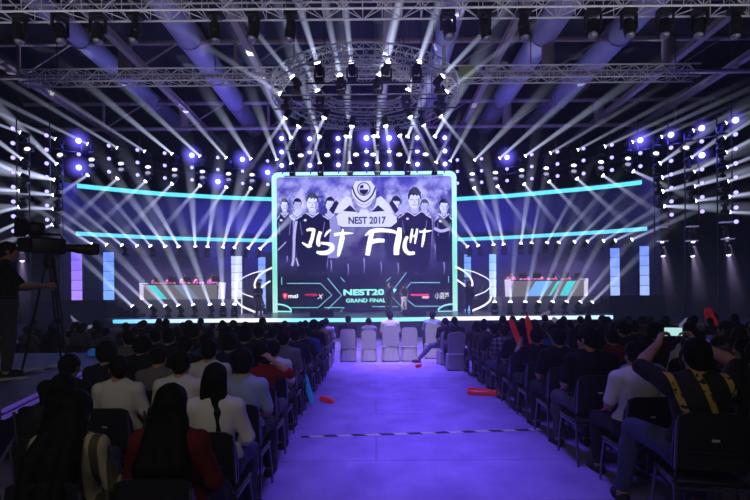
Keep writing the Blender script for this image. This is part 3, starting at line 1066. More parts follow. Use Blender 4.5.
def ribbon(pts, w):
    """Brush stroke: quads along a path of (x, y) with a width at each point."""
    ws = list(np.interp(np.linspace(0, 1, len(pts)), np.linspace(0, 1, len(w)), w)) if isinstance(w, (list, tuple)) else [w] * len(pts)
    L, R = [], []
    for i, (x, y) in enumerate(pts):
        a, b = pts[max(0, i - 1)], pts[min(len(pts) - 1, i + 1)]
        dx, dy = b[0] - a[0], b[1] - a[1]
        l = math.hypot(dx, dy) or 1
        L.append((x - dy / l * ws[i] / 2, y + dx / l * ws[i] / 2))
        R.append((x + dy / l * ws[i] / 2, y - dx / l * ws[i] / 2))
    return [[L[i], L[i + 1], R[i + 1], R[i]] for i in range(len(pts) - 1)]


def smooth(pts, n=5):
    """Catmull-Rom through the points (2 or 3 numbers each)."""
    out = []
    q = [pts[0]] + list(pts) + [pts[-1]]
    for i in range(1, len(q) - 2):
        for k in range(n):
            t = k / n
            out.append(tuple(0.5 * (2 * b + (c - a) * t + (2 * a - 5 * b + 4 * c - d) * t * t + (3 * b - a - 3 * c + d) * t ** 3) for a, b, c, d in zip(q[i - 1], q[i], q[i + 1], q[i + 2])))
    return out + [tuple(pts[-1])]


def portrait(cx, top, hw, hh, sw, sy, bot, lay, tone, hairtop=1.0, arms=(), face='pale'):
    """One player printed on the picture: jersey, collar, face with features, hair, arms."""
    fy = top + hh * 0.58
    neck = sy - 0.5
    j = flat('portrait', [[(cx - hw * 0.32, neck), (cx - sw * 0.62, sy + 2.2), (cx - sw, sy + 6.5), (cx - sw * 1.05, sy + 17), (cx - sw * 0.82, bot), (cx + sw * 0.82, bot), (cx + sw * 1.05, sy + 17), (cx + sw, sy + 6.5), (cx + sw * 0.62, sy + 2.2), (cx + hw * 0.32, neck)]], tone, lay)
    flat('neck', [[(cx - hw * 0.3, fy + hh * 0.2), (cx + hw * 0.3, fy + hh * 0.2), (cx + hw * 0.34, sy + 0.6), (cx, sy + 2.6), (cx - hw * 0.34, sy + 0.6)]], 'soft', lay + 0.2, j)
    flat('collar', ribbon([(cx - hw * 0.55, sy - 0.2), (cx, sy + 4.2), (cx + hw * 0.55, sy - 0.2)], 1.0) + ribbon([(cx - sw * 0.6, sy + 2.6), (cx - sw * 0.96, sy + 6.4)], 0.7) + ribbon([(cx + sw * 0.6, sy + 2.6), (cx + sw * 0.96, sy + 6.4)], 0.7), 'pale', lay + 0.3, j)
    flat('badge', [oval(cx - sw * 0.42, sy + 7.2, 1.5, 1.2, 12)], 'pale', lay + 0.3, j)
    f = flat('face', [oval(cx, fy, hw * 0.5, hh * 0.46, 22)], face, lay + 0.4, j)
    flat('shade', [[(cx - hw * 0.36, fy - hh * 0.04), (cx - hw * 0.08, fy - hh * 0.04), (cx - hw * 0.08, fy + hh * 0.01), (cx - hw * 0.36, fy + hh * 0.01)], [(cx + hw * 0.08, fy - hh * 0.04), (cx + hw * 0.36, fy - hh * 0.04), (cx + hw * 0.36, fy + hh * 0.01), (cx + hw * 0.08, fy + hh * 0.01)],
                   [(cx - hw * 0.2, fy + hh * 0.23), (cx + hw * 0.2, fy + hh * 0.23), (cx + hw * 0.16, fy + hh * 0.28), (cx - hw * 0.16, fy + hh * 0.28)], [(cx - hw * 0.02, fy), (cx + hw * 0.09, fy + hh * 0.15), (cx - hw * 0.06, fy + hh * 0.15)],
                   [(cx + hw * 0.30, fy - hh * 0.1), (cx + hw * 0.48, fy - hh * 0.12), (cx + hw * 0.42, fy + hh * 0.22), (cx + hw * 0.2, fy + hh * 0.40)]], 'mid', lay + 0.5, j)
    top_ = [(cx + hw * 0.54 * math.cos(PI + PI * k / 14) * (1 + 0.05 * math.sin(k * 2.3)), fy - hh * 0.12 + hh * 0.46 * hairtop * math.sin(PI + PI * k / 14) * (1 + 0.05 * math.cos(k * 3.1))) for k in range(15)]
    fringe = [(cx + hw * q, fy - hh * w) for q, w in ((0.50, 0.02), (0.44, 0.06), (0.40, 0.20), (0.30, 0.27), (0.16, 0.20), (0.06, 0.29), (-0.10, 0.22), (-0.22, 0.30), (-0.36, 0.24), (-0.43, 0.06), (-0.50, 0.02))]
    flat('hair', [top_ + fringe], 'dark', lay + 0.6, j)
    flat('jersey_line', ribbon([(cx - sw * 0.72, sy + 9), (cx - sw * 0.60, sy + 22)], 0.5) + ribbon([(cx + sw * 0.72, sy + 9), (cx + sw * 0.60, sy + 22)], 0.5), 'mid', lay + 0.3, j)
    if arms:
        flat('arm', [q for a, w in arms for q in ribbon(smooth(a), w)], 'soft', lay + 0.35, j)
    return j


portrait(297.5, 198, 8, 12, 9, 212, 240, 0, 'mid', face='soft')
portrait(424.6, 199, 8, 12, 8, 213, 245, 0, 'mid', face='soft')
portrait(284.5, 198, 7, 12.5, 8, 213, 258, 0.5, 'navy', arms=(([(278, 250), (286, 242)], 1.0),))
portrait(330, 196.5, 8.5, 13.5, 10, 214, 258, 1, 'mid', arms=(([(321, 220), (325, 232)], 2.2),))
portrait(396, 196.5, 9, 14, 11, 213, 262, 1, 'navy', 1.15)
portrait(444, 198.5, 9, 13.5, 9, 214, 262, 1.2, 'dark', arms=(([(434, 228), (441, 231), (449, 229)], 3.0),))
portrait(312.3, 192.5, 11.5, 18, 17, 213, 272, 2, 'dark', arms=(([(296.5, 221), (294.5, 235), (293.5, 258), (292, 266)], 2.4), ([(296, 258), (298.5, 266)], 1.4)))
portrait(414.6, 189, 12.5, 19, 17, 211.5, 272, 2, 'dark', 1.25)
# pale streaks dripping below the portraits
for x, y0, y1 in ((287, 256, 262), (327, 258, 268), (331, 260, 272), (364, 258, 273), (381, 262, 273), (398, 263, 274), (416, 263, 274), (427, 247, 256), (435, 244, 254), (444, 262, 274), (312, 262, 273), (348, 264, 275)):
    flat('paint_drip', ribbon([(x, y0), (x + 0.4, (y0 + y1) / 2), (x, y1)], [1.4, 0.9, 0.3]), 'mid', 1)
# armoured emblem over the banner
em = flat('emblem', [[(352, 188), (356, 181), (371, 181), (375.5, 188), (376, 197), (370, 205), (364, 208), (358, 205), (352, 197)], [(334, 213), (339, 203), (347, 196), (351, 198), (353, 206), (358, 213.5)], [(393, 213), (388, 203), (381, 196), (377, 198), (375, 206), (370, 213.5)], [(358, 213.5), (361, 209.5), (367, 209.5), (370, 213.5)]], 'pale', 3.2)
flat('chest_plate', [[(343, 211), (350, 205), (357, 212)], [(371, 212), (378, 205), (385, 211)], [(333, 214), (339, 203), (336, 200), (329, 210)], [(395, 214), (389, 203), (392, 200), (399, 210)]], 'navy', 3.4, em)
flat('collar_line', ribbon(smooth([(352.5, 187), (356, 196), (363.8, 201.5), (371.5, 196), (375.5, 187)]), 1.5) + ribbon(smooth([(350, 191), (355, 200), (364, 205), (373, 200), (378, 191)]), 0.5), 'dark', 3.4, em)
flat('ring', ribbon(oval(363.8, 189, 6.2, 6.4, 24) + [(370, 189)], 1.0), 'dark', 3.4, em)
flat('mask', [[(359.2, 189.4), (368.4, 189.4), (367.6, 193), (363.8, 195), (360, 193)], [(359.4, 188.4), (360.5, 185.4), (363.4, 184.4), (363.4, 188.4)]], 'navy', 3.5, em)
flat('banner', [[(336.5, 216), (339, 213.3), (392, 213.3), (396.5, 217), (397, 222), (391, 226.8), (342, 226.8), (338, 224.5)]], 'pale', 4)


def text(name, s, px0, px1, py0, py1, mat, lay, parent=None, bold=0.0, shear=0.0):
    """Lettering fitted to a photo box and laid on the screen."""
    cu = bpy.data.curves.new(name, 'FONT')
    cu.body = s
    cu.offset = bold
    cu.shear = shear
    cu.resolution_u = 4
    tmp = bpy.data.objects.new('lettering_tmp', cu)
    COL.objects.link(tmp)
    dg = bpy.context.evaluated_depsgraph_get()
    me = bpy.data.meshes.new_from_object(tmp.evaluated_get(dg))
    bpy.data.objects.remove(tmp)
    bpy.data.curves.remove(cu)
    co = np.empty(len(me.vertices) * 3, np.float32)
    me.vertices.foreach_get('co', co)
    co = co.reshape(-1, 3)
    a, b = co.min(0), co.max(0)
    A, B = S(px0, py1, lay), S(px1, py0, lay)
    n = np.empty_like(co)
    n[:, 0] = A.x + (co[:, 0] - a[0]) / max(1e-6, b[0] - a[0]) * (B.x - A.x)
    n[:, 2] = A.z + (co[:, 1] - a[1]) / max(1e-6, b[1] - a[1]) * (B.z - A.z)
    n[:, 1] = A.y
    me.vertices.foreach_set('co', n.ravel())
    me.materials.clear()
    me.update()
    me.name = name
    return link(name, me, parent or scr, EM[mat])


text('banner_lettering', 'NEST 2017', 348.5, 385.8, 216.4, 224.2, 'dark', 4.5, bold=0.03)
# brush lettering JUST FIGHT
j = [ribbon(smooth([(306.5, 230.5), (310, 229.4), (314.5, 230)]), [2.0, 3.2, 3.4]), ribbon(smooth([(314, 229), (312.5, 237), (310, 244.5)]), [3.4, 3.6, 3.6]), ribbon(smooth([(311.5, 245), (308, 246), (302, 242.5)]), [3.6, 3.4, 1.2])]
u = [ribbon(smooth([(320.5, 231.5), (318.5, 238), (318.2, 244), (320, 246)]), [3.4, 3.8, 3.6, 2.2]), ribbon(smooth([(331, 229.5), (327, 233), (324.5, 237)]), [1.6, 2.6, 0.8])]
s_ = [ribbon(smooth([(320.5, 243), (326, 243.6), (331.5, 245), (332, 249), (327, 252.5), (321, 253), (316.5, 252)]), [2.4, 3.0, 4.0, 4.6, 4.6, 4.0, 2.4])]
tt = [ribbon(smooth([(334, 234.8), (341, 233.6), (348, 233.2), (353.5, 233.4)]), [3.2, 3.2, 2.4, 0.6]), ribbon(smooth([(342.8, 228.8), (342.2, 238), (340, 248), (338.2, 256.5)]), [1.0, 5.0, 4.6, 2.2])]
f_ = [ribbon(smooth([(365, 235.6), (371, 231.6), (380, 230.2), (392, 231.2), (396, 233)]), [1.0, 4.2, 4.2, 3.4, 2.6]), ribbon(smooth([(372, 232), (369.6, 243), (367.4, 255.5)]), [4.4, 5.2, 4.6]), ribbon(smooth([(370, 242.5), (377, 240.6), (384.5, 240.6)]), [4.6, 4.4, 3.6])]
i_ = [ribbon(smooth([(399.6, 227.5), (398.6, 238), (396.6, 248), (396.4, 255)]), [4.0, 6.2, 6.0, 5.4])]
g_ = [ribbon(smooth([(407.5, 236.5), (405, 242), (404.8, 248.5), (408.5, 253.2), (414.8, 252.8)]), [3.0, 3.8, 4.2, 4.0, 3.0])]
h_ = [ribbon(smooth([(412.4, 228.8), (411.2, 236), (410.4, 243)]), [2.0, 2.6, 1.6]), ribbon(smooth([(417.2, 228.6), (416, 236), (414.8, 244)]), [2.0, 2.8, 1.4]), ribbon([(411.5, 237), (416.5, 234.5)], 1.8)]
t2_ = [ribbon(smooth([(419.2, 231.8), (426, 231.4), (432, 230.6)]), [2.2, 2.4, 0.8]), ribbon(smooth([(424.8, 228.6), (423.6, 238), (422, 247)]), [1.6, 3.2, 1.6])]
flat('brush_stroke', u.pop(), 'white', 5)
for nm, st in (('brush_letter', j), ('brush_letter', u), ('brush_letter', s_), ('brush_letter', tt), ('brush_letter', f_), ('brush_letter', i_), ('brush_letter', g_), ('brush_letter', h_), ('brush_letter', t2_)):
    flat(nm, [q for r in st for q in r], 'white', 5)

# lower band of the picture: teal chevrons, the event's name and the sponsors
lw = 0.75
lines = [[(287, 283.4), (320.5, 283.4), (331.8, 295.2), (318, 307.6), (291, 307.6)], [(327.5, 278), (341.6, 295.4), (328, 309)], [(324, 307.6), (344.5, 307.6), (340, 312)],
         [(406.4, 272.6), (389.6, 294.6), (405, 310)], [(440, 282.6), (411, 282.6), (401, 294.6), (415, 306.2), (440, 306.2)], [(340.5, 277.2), (344.8, 282)], [(391, 277), (386.4, 281.4)], [(281.8, 277), (281.8, 284.5)], [(448.6, 276), (448.6, 282.6)], [(372, 306.6), (398, 306.6)]]
for l in lines:
    flat('chevron_line', ribbon(l, lw), 'teal', 2)
text('event_lettering', 'NEST2017', 343.4, 397, 288.8, 295.6, 'mint', 3, bold=0.045)
text('event_lettering', 'GRAND FINALS', 346, 388.5, 298.2, 302.6, 'mint', 3, bold=0.03)
flat('sponsor_shield', [[(282.4, 293.6), (285, 292.8), (287.4, 293.6), (287.2, 297), (284.9, 299.4), (282.8, 297)]], 'red', 3)
flat('sponsor_dragon', [[(284, 294.4), (286.4, 295), (285.4, 296), (286, 297.6), (284.4, 296.6)]], 'rose', 3.4)
text('sponsor_lettering', 'msi', 288.2, 298, 294, 298.2, 'white', 3, bold=0.03)
text('sponsor_lettering', 'HYPER', 305, 317.5, 293.6, 296.2, 'red', 3, bold=0.03)
text('sponsor_lettering', 'X', 317.2, 323.4, 294, 299, 'white', 3, bold=0.0, shear=0.3)
flat('sponsor_bar', [[(411, 293.8), (428.6, 293.8), (429.2, 296), (411, 296)]], 'red', 3)
flat('sponsor_bar', [[(422.6, 296.2), (429.2, 296.2), (428.6, 298.4), (422, 298.4)]], 'rose', 3)
text('sponsor_lettering', '\u5c0f\u846b\u82a6', 435, 449, 292.4, 299, 'white', 3)
# quarter-round LED corners at the foot of the frame
for c, sg in ((277, 1), (452.5, -1)):
    a = [(c, 304.2)] + [(c + sg * 14.5 * math.sin(k * PI / 16), 311.6 - 7.4 * math.cos(k * PI / 16)) for k in range(9)] + [(c, 311.4)]
    flat('corner_arc', ribbon(a, 1.5), 'mint', 5)
    flat('corner_fill', [[(c, 305), *[(c + sg * 13 * math.sin(k * PI / 16), 311 - 6 * math.cos(k * PI / 16)) for k in range(9)]]], 'navy', 4)

# ---------------------------------------------------------------- curved stairs with glowing rails either side of the screen
GLOW = emis('rail_glow', (0.86, 0.84, 1.0), 1.15)
for side, lab in ((-1, 'curved stair with glowing white rails left of the screen'), (1, 'curved stair with glowing white rails right of the screen')):
    t = thing('curved_stair', lab, 'stair', (0, 0, 0), group='curved stairs')

    def X(px):
        return px if side > 0 else 729 - px - 2

    rails = [[(455, 266.5, 30.6), (463, 270.5, 30.4), (469.5, 276.5, 30.0), (472.4, 283, 29.5), (471, 289, 29.2), (468.5, 292.5, 29.0)],
             [(457, 280, 30.6), (463, 284, 30.2), (468, 289.5, 29.7), (470.2, 292, 29.4)],
             [(464, 269.5, 30.6), (474, 272, 30.3), (484, 276.5, 29.6), (490, 281, 29.0), (491, 286, 28.4), (484.5, 292, 28.0), (474, 296, 27.8)],
             [(491.4, 296, 28.4), (489.5, 301, 28.0), (483, 306, 27.6), (472, 310.8, 27.3)]]
    for i, r in enumerate(rails):
        pts = [P(X(x), y + (1.2 if side < 0 else 0), d) for x, y, d in smooth(r, 5)]
        MB().tube(pts, 0.028 if i == 2 else 0.055, 8).build('glowing_rail', GLOW, t, True)
    # treads winding round a drum
    c = P(X(457), 300, 30.6)
    drum = pbr('stair_drum', (0.03, 0.028, 0.09), 0.5)
    R0, R1 = 0.40, 1.45
    for k in range(11):
        a0, a1 = rad(-100 + k * 11), rad(-100 + (k + 1) * 11)
        z = ZD + 0.006 + 0.19 * (k + 1)
        q = []
        for r, a in ((R0, a0), (R1, a0), (R1, a1), (R0, a1)):
            q.append((c.x + side * r * math.cos(a), c.y + r * math.sin(a) * 0.9 - 0.6, z - 0.19))
        MB().prism(q, (0, 0, 0.17)).build('tread', drum, t)
    mb = MB()
    for k in range(24):
        a0, a1 = rad(-100 + k * 5.1), rad(-100 + (k + 1) * 5.1)
        z0, z1 = ZD + 0.006 + 0.19 * k * 0.46, ZD + 0.006 + 0.19 * (k + 1) * 0.46
        p0 = (c.x + side * R1 * math.cos(a0), c.y + R1 * math.sin(a0) * 0.9 - 0.6)
        p1 = (c.x + side * R1 * math.cos(a1), c.y + R1 * math.sin(a1) * 0.9 - 0.6)
        mb.add([(*p0, z0), (*p1, z1), (*p1, z1 + 0.24), (*p0, z0 + 0.24)], [(0, 1, 2, 3)])
    mb.build('stringer', drum, t)

# ---------------------------------------------------------------- player desks
DESKG = emis('desk_face_grey', (0.135, 0.125, 0.145), 1.0)
DESKC = emis('desk_cyan', (0.07, 0.60, 0.66), 1.0)
DESKB = emis('desk_blue', (0.16, 0.40, 0.85), 1.0)
DESKP = emis('desk_pale_blue', (0.17, 0.22, 0.34), 1.0)
DESKW = emis('desk_end_white', (0.70, 0.66, 0.92), 0.8)


def desk(px0, px1, py0, py1, d, lab, shapes):
    x0, x1 = P(px0, 290, d).x, P(px1, 290, d).x
    z1 = P((px0 + px1) / 2, py0, d).z
    t = thing('player_desk', lab, 'desk', (0, d, ZP), group='player desks')
    h = z1 - ZP
    MB().box(((x0 + x1) / 2, 0.06, h / 2), (x1 - x0, 0.1, h)).build('front_panel', DESKG, t)
    MB().rbox(((x0 + x1) / 2, 0.45, h + 0.02), (x1 - x0 + 0.1, 1.0, 0.05), 0.015, 2).build('desktop', BLACK, t)
    for k, (x, sg) in enumerate(((x0 - 0.13, -1), (x1 + 0.13, 1))):
        MB().prism([(x - 0.05, -0.02, 0), (x + 0.05, -0.02, 0), (x + 0.055 + sg * 0.05, -0.02, h + 0.1), (x - 0.045 + sg * 0.05, -0.02, h + 0.1)], (0, 0.9, 0)).build('end_panel', DESKW, t)
    for (a, b, m) in shapes:
        (p0, p1), (q0, q1) = a, b   # top pair and bottom pair along the width, in photo pixels
        MB().add([(P(p0, 290, d).x, 0.004, h - 0.03), (P(p1, 290, d).x, 0.004, h - 0.03), (P(q1, 290, d).x, 0.004, 0.03), (P(q0, 290, d).x, 0.004, 0.03)], [(0, 1, 2, 3)]).build('light_stripe', m, t)
    return x0, x1, h


dl = desk(143.5, 216.5, 284.5, 299, 26.9, 'long player desk with cyan slanted stripes left of the screen',
          (((148, 155), (160, 167), DESKC), ((173, 187), (186, 199), DESKP)))
dr = desk(513, 584, 280.6, 294, 26.9, 'long player desk with blue and cyan slanted stripes right of the screen',
          (((536, 553), (526.5, 543), DESKB), ((557.5, 560.5), (548.5, 551), DESKC), ((567.5, 576), (559.5, 568), DESKC)))
for (x0, x1, h), sd in ((dl, 'left'), (dr, 'right')):
    for k in range(5):
        x = x0 + (x1 - x0) * (k + 0.5) / 5
        lab = f'black monitor on the {sd} player desk, {ORD[k + 1]} from its left end'
        t = thing('monitor', lab, 'monitor', (x + 0.25, 27.25, ZP + h + 0.045), group=f'monitors on the {sd} desk')
        MB().rbox((0, 0, 0.24), (0.46, 0.035, 0.28), 0.008, 2).build('monitor_shell', BLACK, t)
        MB().box((0, 0.02, 0.24), (0.42, 0.004, 0.24)).build('panel_glass', emis('monitor_light', (0.3, 0.35, 0.5), 1.2), t)
        MB().bar((0, 0.02, 0.0), (0, 0.02, 0.14), 0.02).build('stand', BLACK, t)
        MB().rbox((0, 0.02, 0.006), (0.2, 0.15, 0.012), 0.004, 1).build('foot_plate', BLACK, t)

# stage monitors (wedge loudspeakers) on the deck
for px, lab in ((322, 'black wedge loudspeaker on the stage left of the presenters'), (414, 'black wedge loudspeaker on the stage right of the presenters')):
    p = P(px, 312, 24.2)
    t = thing('wedge_speaker', lab, 'loudspeaker', (p.x, 24.2, ZD), group='wedge loudspeakers on stage')
    MB().prism([(-0.55, -0.28, 0), (-0.55, 0.30, 0), (-0.55, 0.24, 0.26), (-0.55, -0.12, 0.32)], (1.1, 0, 0)).build('speaker_case', BLACK, t)
    MB().prism([(-0.50, 0.285, 0.03), (-0.50, 0.30, 0.03), (-0.50, 0.255, 0.24), (-0.50, 0.24, 0.24)], (1.0, 0, 0)).build('speaker_grille', DKMET, t)
    for x in (-0.56, 0.56):
        MB().box((x, 0.05, 0.15), (0.02, 0.2, 0.04)).build('carry_handle', DKMET, t)

# curved white sail beside the left wing
t = thing('white_sail', 'curved white fabric sail beside the camera tripod', 'sail', (0, 0, 0))
d = 21.0
up = smooth([(70.5, 314.5), (76, 319.5), (82, 323.6), (87, 325.4), (92.5, 324.6)], 5)
lo_ = smooth([(70.5, 317), (75, 324), (80, 330), (86, 332), (92, 327)], 5)
mb = MB()
n = len(up)
mb.add([P(x, y, d) for x, y in up] + [P(x, y, d + 0.25) for x, y in lo_], [(i, i + 1, n + i + 1, n + i) for i in range(n - 1)])
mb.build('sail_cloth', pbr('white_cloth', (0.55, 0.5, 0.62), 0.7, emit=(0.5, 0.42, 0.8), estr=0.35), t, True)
for x, y in (up[0], up[-1]):
    p = P(x, y, d + 0.12)
    MB().bar((p.x, p.y, 0), (p.x, p.y, p.z), 0.02).build('mast', DKMET, t)
# ================================================================ lighting rig
LENS = emis('beam_lens', (0.9, 0.93, 1.0), 5.0)
LENS_B = emis('bright_beam_lens', (0.9, 0.93, 1.0), 18.0)
LENS_S = emis('soft_beam_lens', (0.75, 0.78, 1.0), 2.0)
LENS_OFF = pbr('dark_lens', (0.25, 0.25, 0.3), 0.15, 0.2)
PARL = emis('par_lens', (0.44, 0.39, 1.0), 1.4)
PARB = emis('par_lens_bright', (0.45, 0.45, 1.0), 4.0)
BLINDL = emis('blinder_lens', (0.85, 0.80, 1.0), 1.4)
OVALREFL = emis('blinder_lens_dim', (0.40, 0.36, 0.62), 0.75)

# meshes shared by every moving head (pivot of the head at z = -0.42 from the hook)
MH_BASE = MB().rbox((0, 0, -0.06), (0.30, 0.24, 0.12), 0.02, 2).mesh('moving_head_base')
MH_HOOK = MB().tube([(0, 0, 0.0), (0, 0, 0.05), (0.03, 0, 0.085), (0, 0, 0.11), (-0.03, 0, 0.085)], 0.012, 6).mesh('moving_head_hook')
MH_YOKE = MB().rbox((0.165, 0, -0.29), (0.045, 0.10, 0.34), 0.015, 2).rbox((-0.165, 0, -0.29), (0.045, 0.10, 0.34), 0.015, 2).rbox((0, 0, -0.13), (0.36, 0.11, 0.04), 0.012, 2).mesh('moving_head_yoke')
MH_HEAD = MB().lathe([(0.05, -0.20), (0.10, -0.19), (0.125, -0.12), (0.13, 0.02), (0.118, 0.12), (0.122, 0.17), (0.122, 0.19), (0.10, 0.19)], 16).mesh('moving_head_head', True)
MH_LENS = MB().lathe([(0.102, 0.185), (0.10, 0.205), (0.085, 0.235), (0.055, 0.258), (0.02, 0.268)], 14).mesh('moving_head_lens', True)
for me, m in ((MH_BASE, BLACK), (MH_HOOK, DKMET), (MH_YOKE, BLACK), (MH_HEAD, BLACK), (MH_LENS, LENS)):
    me.materials.append(m)

P0 = 5000.0


def beam_material(r0, t, L, A, col):
    """Lit haze inside one beam: bright at the lens, thinning as the beam widens and fading along its length."""
    key = 'lit_haze_%d_%d_%d_%d' % (r0 * 1000, t * 10000, L * 10, A * 1000)
    if key in MATS:
        return MATS[key]
    m = bpy.data.materials.new('lit_haze')
    m.use_nodes = True
    nt = m.node_tree
    nt.nodes.clear()
    o = nt.nodes.new('ShaderNodeOutputMaterial')
    v = nt.nodes.new('ShaderNodeVolumePrincipled')
    v.inputs['Density'].default_value = 0.0
    v.inputs['Emission Color'].default_value = tuple(col) + (1,)
    tc = nt.nodes.new('ShaderNodeTexCoord')
    sp = nt.nodes.new('ShaderNodeSeparateXYZ')
    nt.links.new(tc.outputs['Object'], sp.inputs[0])

    def f(op, a, b, clamp=False):
        n = nt.nodes.new('ShaderNodeMath')
        n.operation = op
        n.use_clamp = clamp
        for i, q in enumerate((a, b)):
            if isinstance(q, (int, float)):
                n.inputs[i].default_value = q
            else:
                nt.links.new(q, n.inputs[i])
        return n.outputs[0]
    z = sp.outputs[2]
    fade = f('POWER', f('SUBTRACT', 1.0, f('MULTIPLY', z, 1.0 / L), True), 1.2)
    wid = f('MULTIPLY', f('ADD', f('MULTIPLY', z, t), r0), 2.0)
    near = f('ADD', f('MULTIPLY', z, 9.0 / L), 1.0)
    rho = f('DIVIDE', f('ADD', f('MULTIPLY', sp.outputs[0], sp.outputs[0]), f('MULTIPLY', sp.outputs[1], sp.outputs[1])), f('MULTIPLY', f('MULTIPLY', wid, wid), 0.25))
    core = f('POWER', f('SUBTRACT', 1.0, rho, True), 0.8)
    nz = nt.nodes.new('ShaderNodeTexNoise')
    nz.inputs['Scale'].default_value = 0.9
    nz.inputs['Detail'].default_value = 1
    nt.links.new(tc.outputs['Object'], nz.inputs['Vector'])
    wisp = f('ADD', f('MULTIPLY', nz.outputs['Fac'], 0.9), 0.55)
    e = f('MULTIPLY', f('DIVIDE', f('MULTIPLY', fade, A), f('MULTIPLY', wid, near)), wisp)
    e = f('MULTIPLY', f('MULTIPLY', e, core), 1.5)
    nt.links.new(e, v.inputs['Emission Strength'])
    nt.links.new(v.outputs[0], o.inputs['Volume'])
    m.cycles.volume_step_rate = 0.4
    MATS[key] = m
    return m



def moving_head(p, d, label, group, power=1.0, angle=3.4, mount='hang', s=1.0, lens=None, col=(0.62, 0.68, 1.0), blend=0.35, beam=None):
    """p: pivot of the head; d: where the beam goes."""
    d = Vector(d).normalized()
    if mount == 'hang' and d.z > 0.25:
        mount = 'floor'
    R = Matrix.Identity(3) if mount == 'hang' else Matrix.Rotation(PI, 3, 'X')
    root = p - R @ Vector((0, 0, -0.42 * s))
    t = thing('moving_head_light', label, 'stage light', root, (0, 0, 0) if mount == 'hang' else (PI, 0, 0), group)
    for nm, me in (('base', MH_BASE), ('hook', MH_HOOK)):
        if nm == 'hook' and mount != 'hang':
            continue
        o = link(nm, me, t)
        o.scale = (s,) * 3
    dl = R.transposed() @ d
    y = link('yoke', MH_YOKE, t)
    y.scale = (s,) * 3
    y.rotation_euler = (0, 0, math.atan2(dl.y, dl.x) + PI / 2)
    q = dl.to_track_quat('Z', 'Y')
    h = link('head', MH_HEAD, t)
    l = link('lens', MH_LENS, t, lens)
    for o in (h, l):
        o.scale = (s,) * 3
        o.rotation_mode = 'QUATERNION'
        o.rotation_quaternion = q
        o.location = (0, 0, -0.42 * s)
    if power > 0:
        light('beam_lamp', 'SPOT', Vector((0, 0, -0.42 * s)) + dl * 0.30 * s, P0 * power, col, t, dl.to_track_quat('-Z', 'Y'), spot_size=rad(max(angle, 6)), spot_blend=0.6, shadow_soft_size=0.03)
        L, A = beam or (8.0, 1.0)
        A *= 1.75
        L *= 1.12
        if d.z > 0.05:
            L = min(L, (ZC - 0.4 - p.z) / d.z)
        r0, tn = 0.075 * s, math.tan(rad(angle) / 2) * 1.45
        bm_ = MB().lathe([(r0, 0), (r0 + tn * L, L)], 20).build('light_beam', beam_material(r0, tn, L, A, col), t, True)  # painted beam: a cone that glows by itself, not scattered lamp light
        bm_.rotation_mode = 'QUATERNION'
        bm_.rotation_quaternion = q
        bm_.location = Vector((0, 0, -0.42 * s)) + dl * 0.272 * s
    return t


def bdir(dx, dy, dd):
    """A direction from its slope in the photo (dy down) and a lean in depth."""
    return Vector((dx, dd * math.hypot(dx, dy), -dy))


# ---- pipes the lights hang from
def pipe(name, label, pts, r=0.03, grp='lighting pipes'):
    return tag(MB().tube(pts, r, 8).build(name, DKMET, None, True), label, 'pipe', grp)


for side, a, b in (('left', 60, 276), ('right', 453, 660)):
    pass

MIDL = [(95, 246, -1, -.85), (110, 246.6, -1, -.95), (125, 247.6, -1, -1.1), (140, 247.7, -.9, -1.1), (152.8, 248.8, -.7, -1.2), (167.4, 249.4, -.5, -1), (180.4, 249.4, -.42, -1.1), (195.6, 250, 0, -1), (207, 250.5, .22, -1), (222, 251, .34, -1), (233, 251.4, .58, -1), (246.6, 251.4, .8, -1), (258, 251.6, 1.1, -1)]
MIDR = [(469.7, 249.3, -1, -1), (480, 248.9, -.7, -1), (494.5, 248.3, -.35, -1), (504.2, 248, -.25, -1), (520.4, 246.9, .1, -1), (530.8, 246.2, .16, -1), (545.5, 245.8, .4, -1), (556.3, 245.4, .7, -1), (571.8, 244.5, .85, -1), (584.3, 244, 1.1, -1), (600, 242.7, 1.4, -1), (611.5, 242, 1.6, -.9), (627.8, 241, 1.8, -.9)]
DNL = [(90.8, 172, -.85, 1), (120, 176, -.65, 1), (148, 179, -.68, 1), (174.4, 181, -.62, 1), (202, 183.4, -.56, 1), (228, 185, -.45, 1), (252, 186, -.4, 1)]
DNR = [(472.8, 184.6, .4, 1), (495.8, 183.8, .5, 1), (522.4, 181.6, .52, 1), (547, 179, .6, 1), (574.6, 176.6, .68, 1), (600, 173.7, .9, 1), (629.7, 170.3, 1.3, 1)]
TOPL = [(25.4, 133.8, -1, -.36), (60, 140, -1, -.45), (92, 145.8, -1, -.5), (121, 150, -1, -.62), (148.4, 153.8, -1, -.66), (175.4, 157, -1, -.85), (202.8, 159, -1, -.95), (228.8, 161, -.85, -1), (252.8, 162.8, -.62, -1), (278, 163.6, -.33, -1)]
TOPR = [(448.6, 162.8, .55, -1), (472, 161.6, 1.05, -1), (496.8, 160.4, 1.2, -1), (522, 158, 1.5, -1), (546.8, 155.4, 1.8, -1), (574, 152, 2, -1), (600.9, 149, 2.4, -1), (628.3, 144.9, 2.4, -1), (657, 139.9, 2.4, -1), (688.4, 133, 2.4, -1), (720.8, 126, 2.2, -1)]
FLL = [(135.5, 309, -1, -1), (153.6, 309, -1, -1), (168.3, 309, -.9, -1), (180.8, 309, -.65, -1), (194.8, 309, -.42, -1), (211.4, 309, -.33, -1), (223.2, 309, -.02, -1), (234.4, 309, .1, -1)]
FLR = [(494.6, 304.6, 0, -1), (510, 304.4, .08, -1), (524.4, 304, .2, -1), (537.5, 303.7, .4, -1), (551, 303.3, .42, -1), (564.8, 303, .55, -1), (577.6, 302.7, .8, -1), (589, 302.4, 1, -1)]


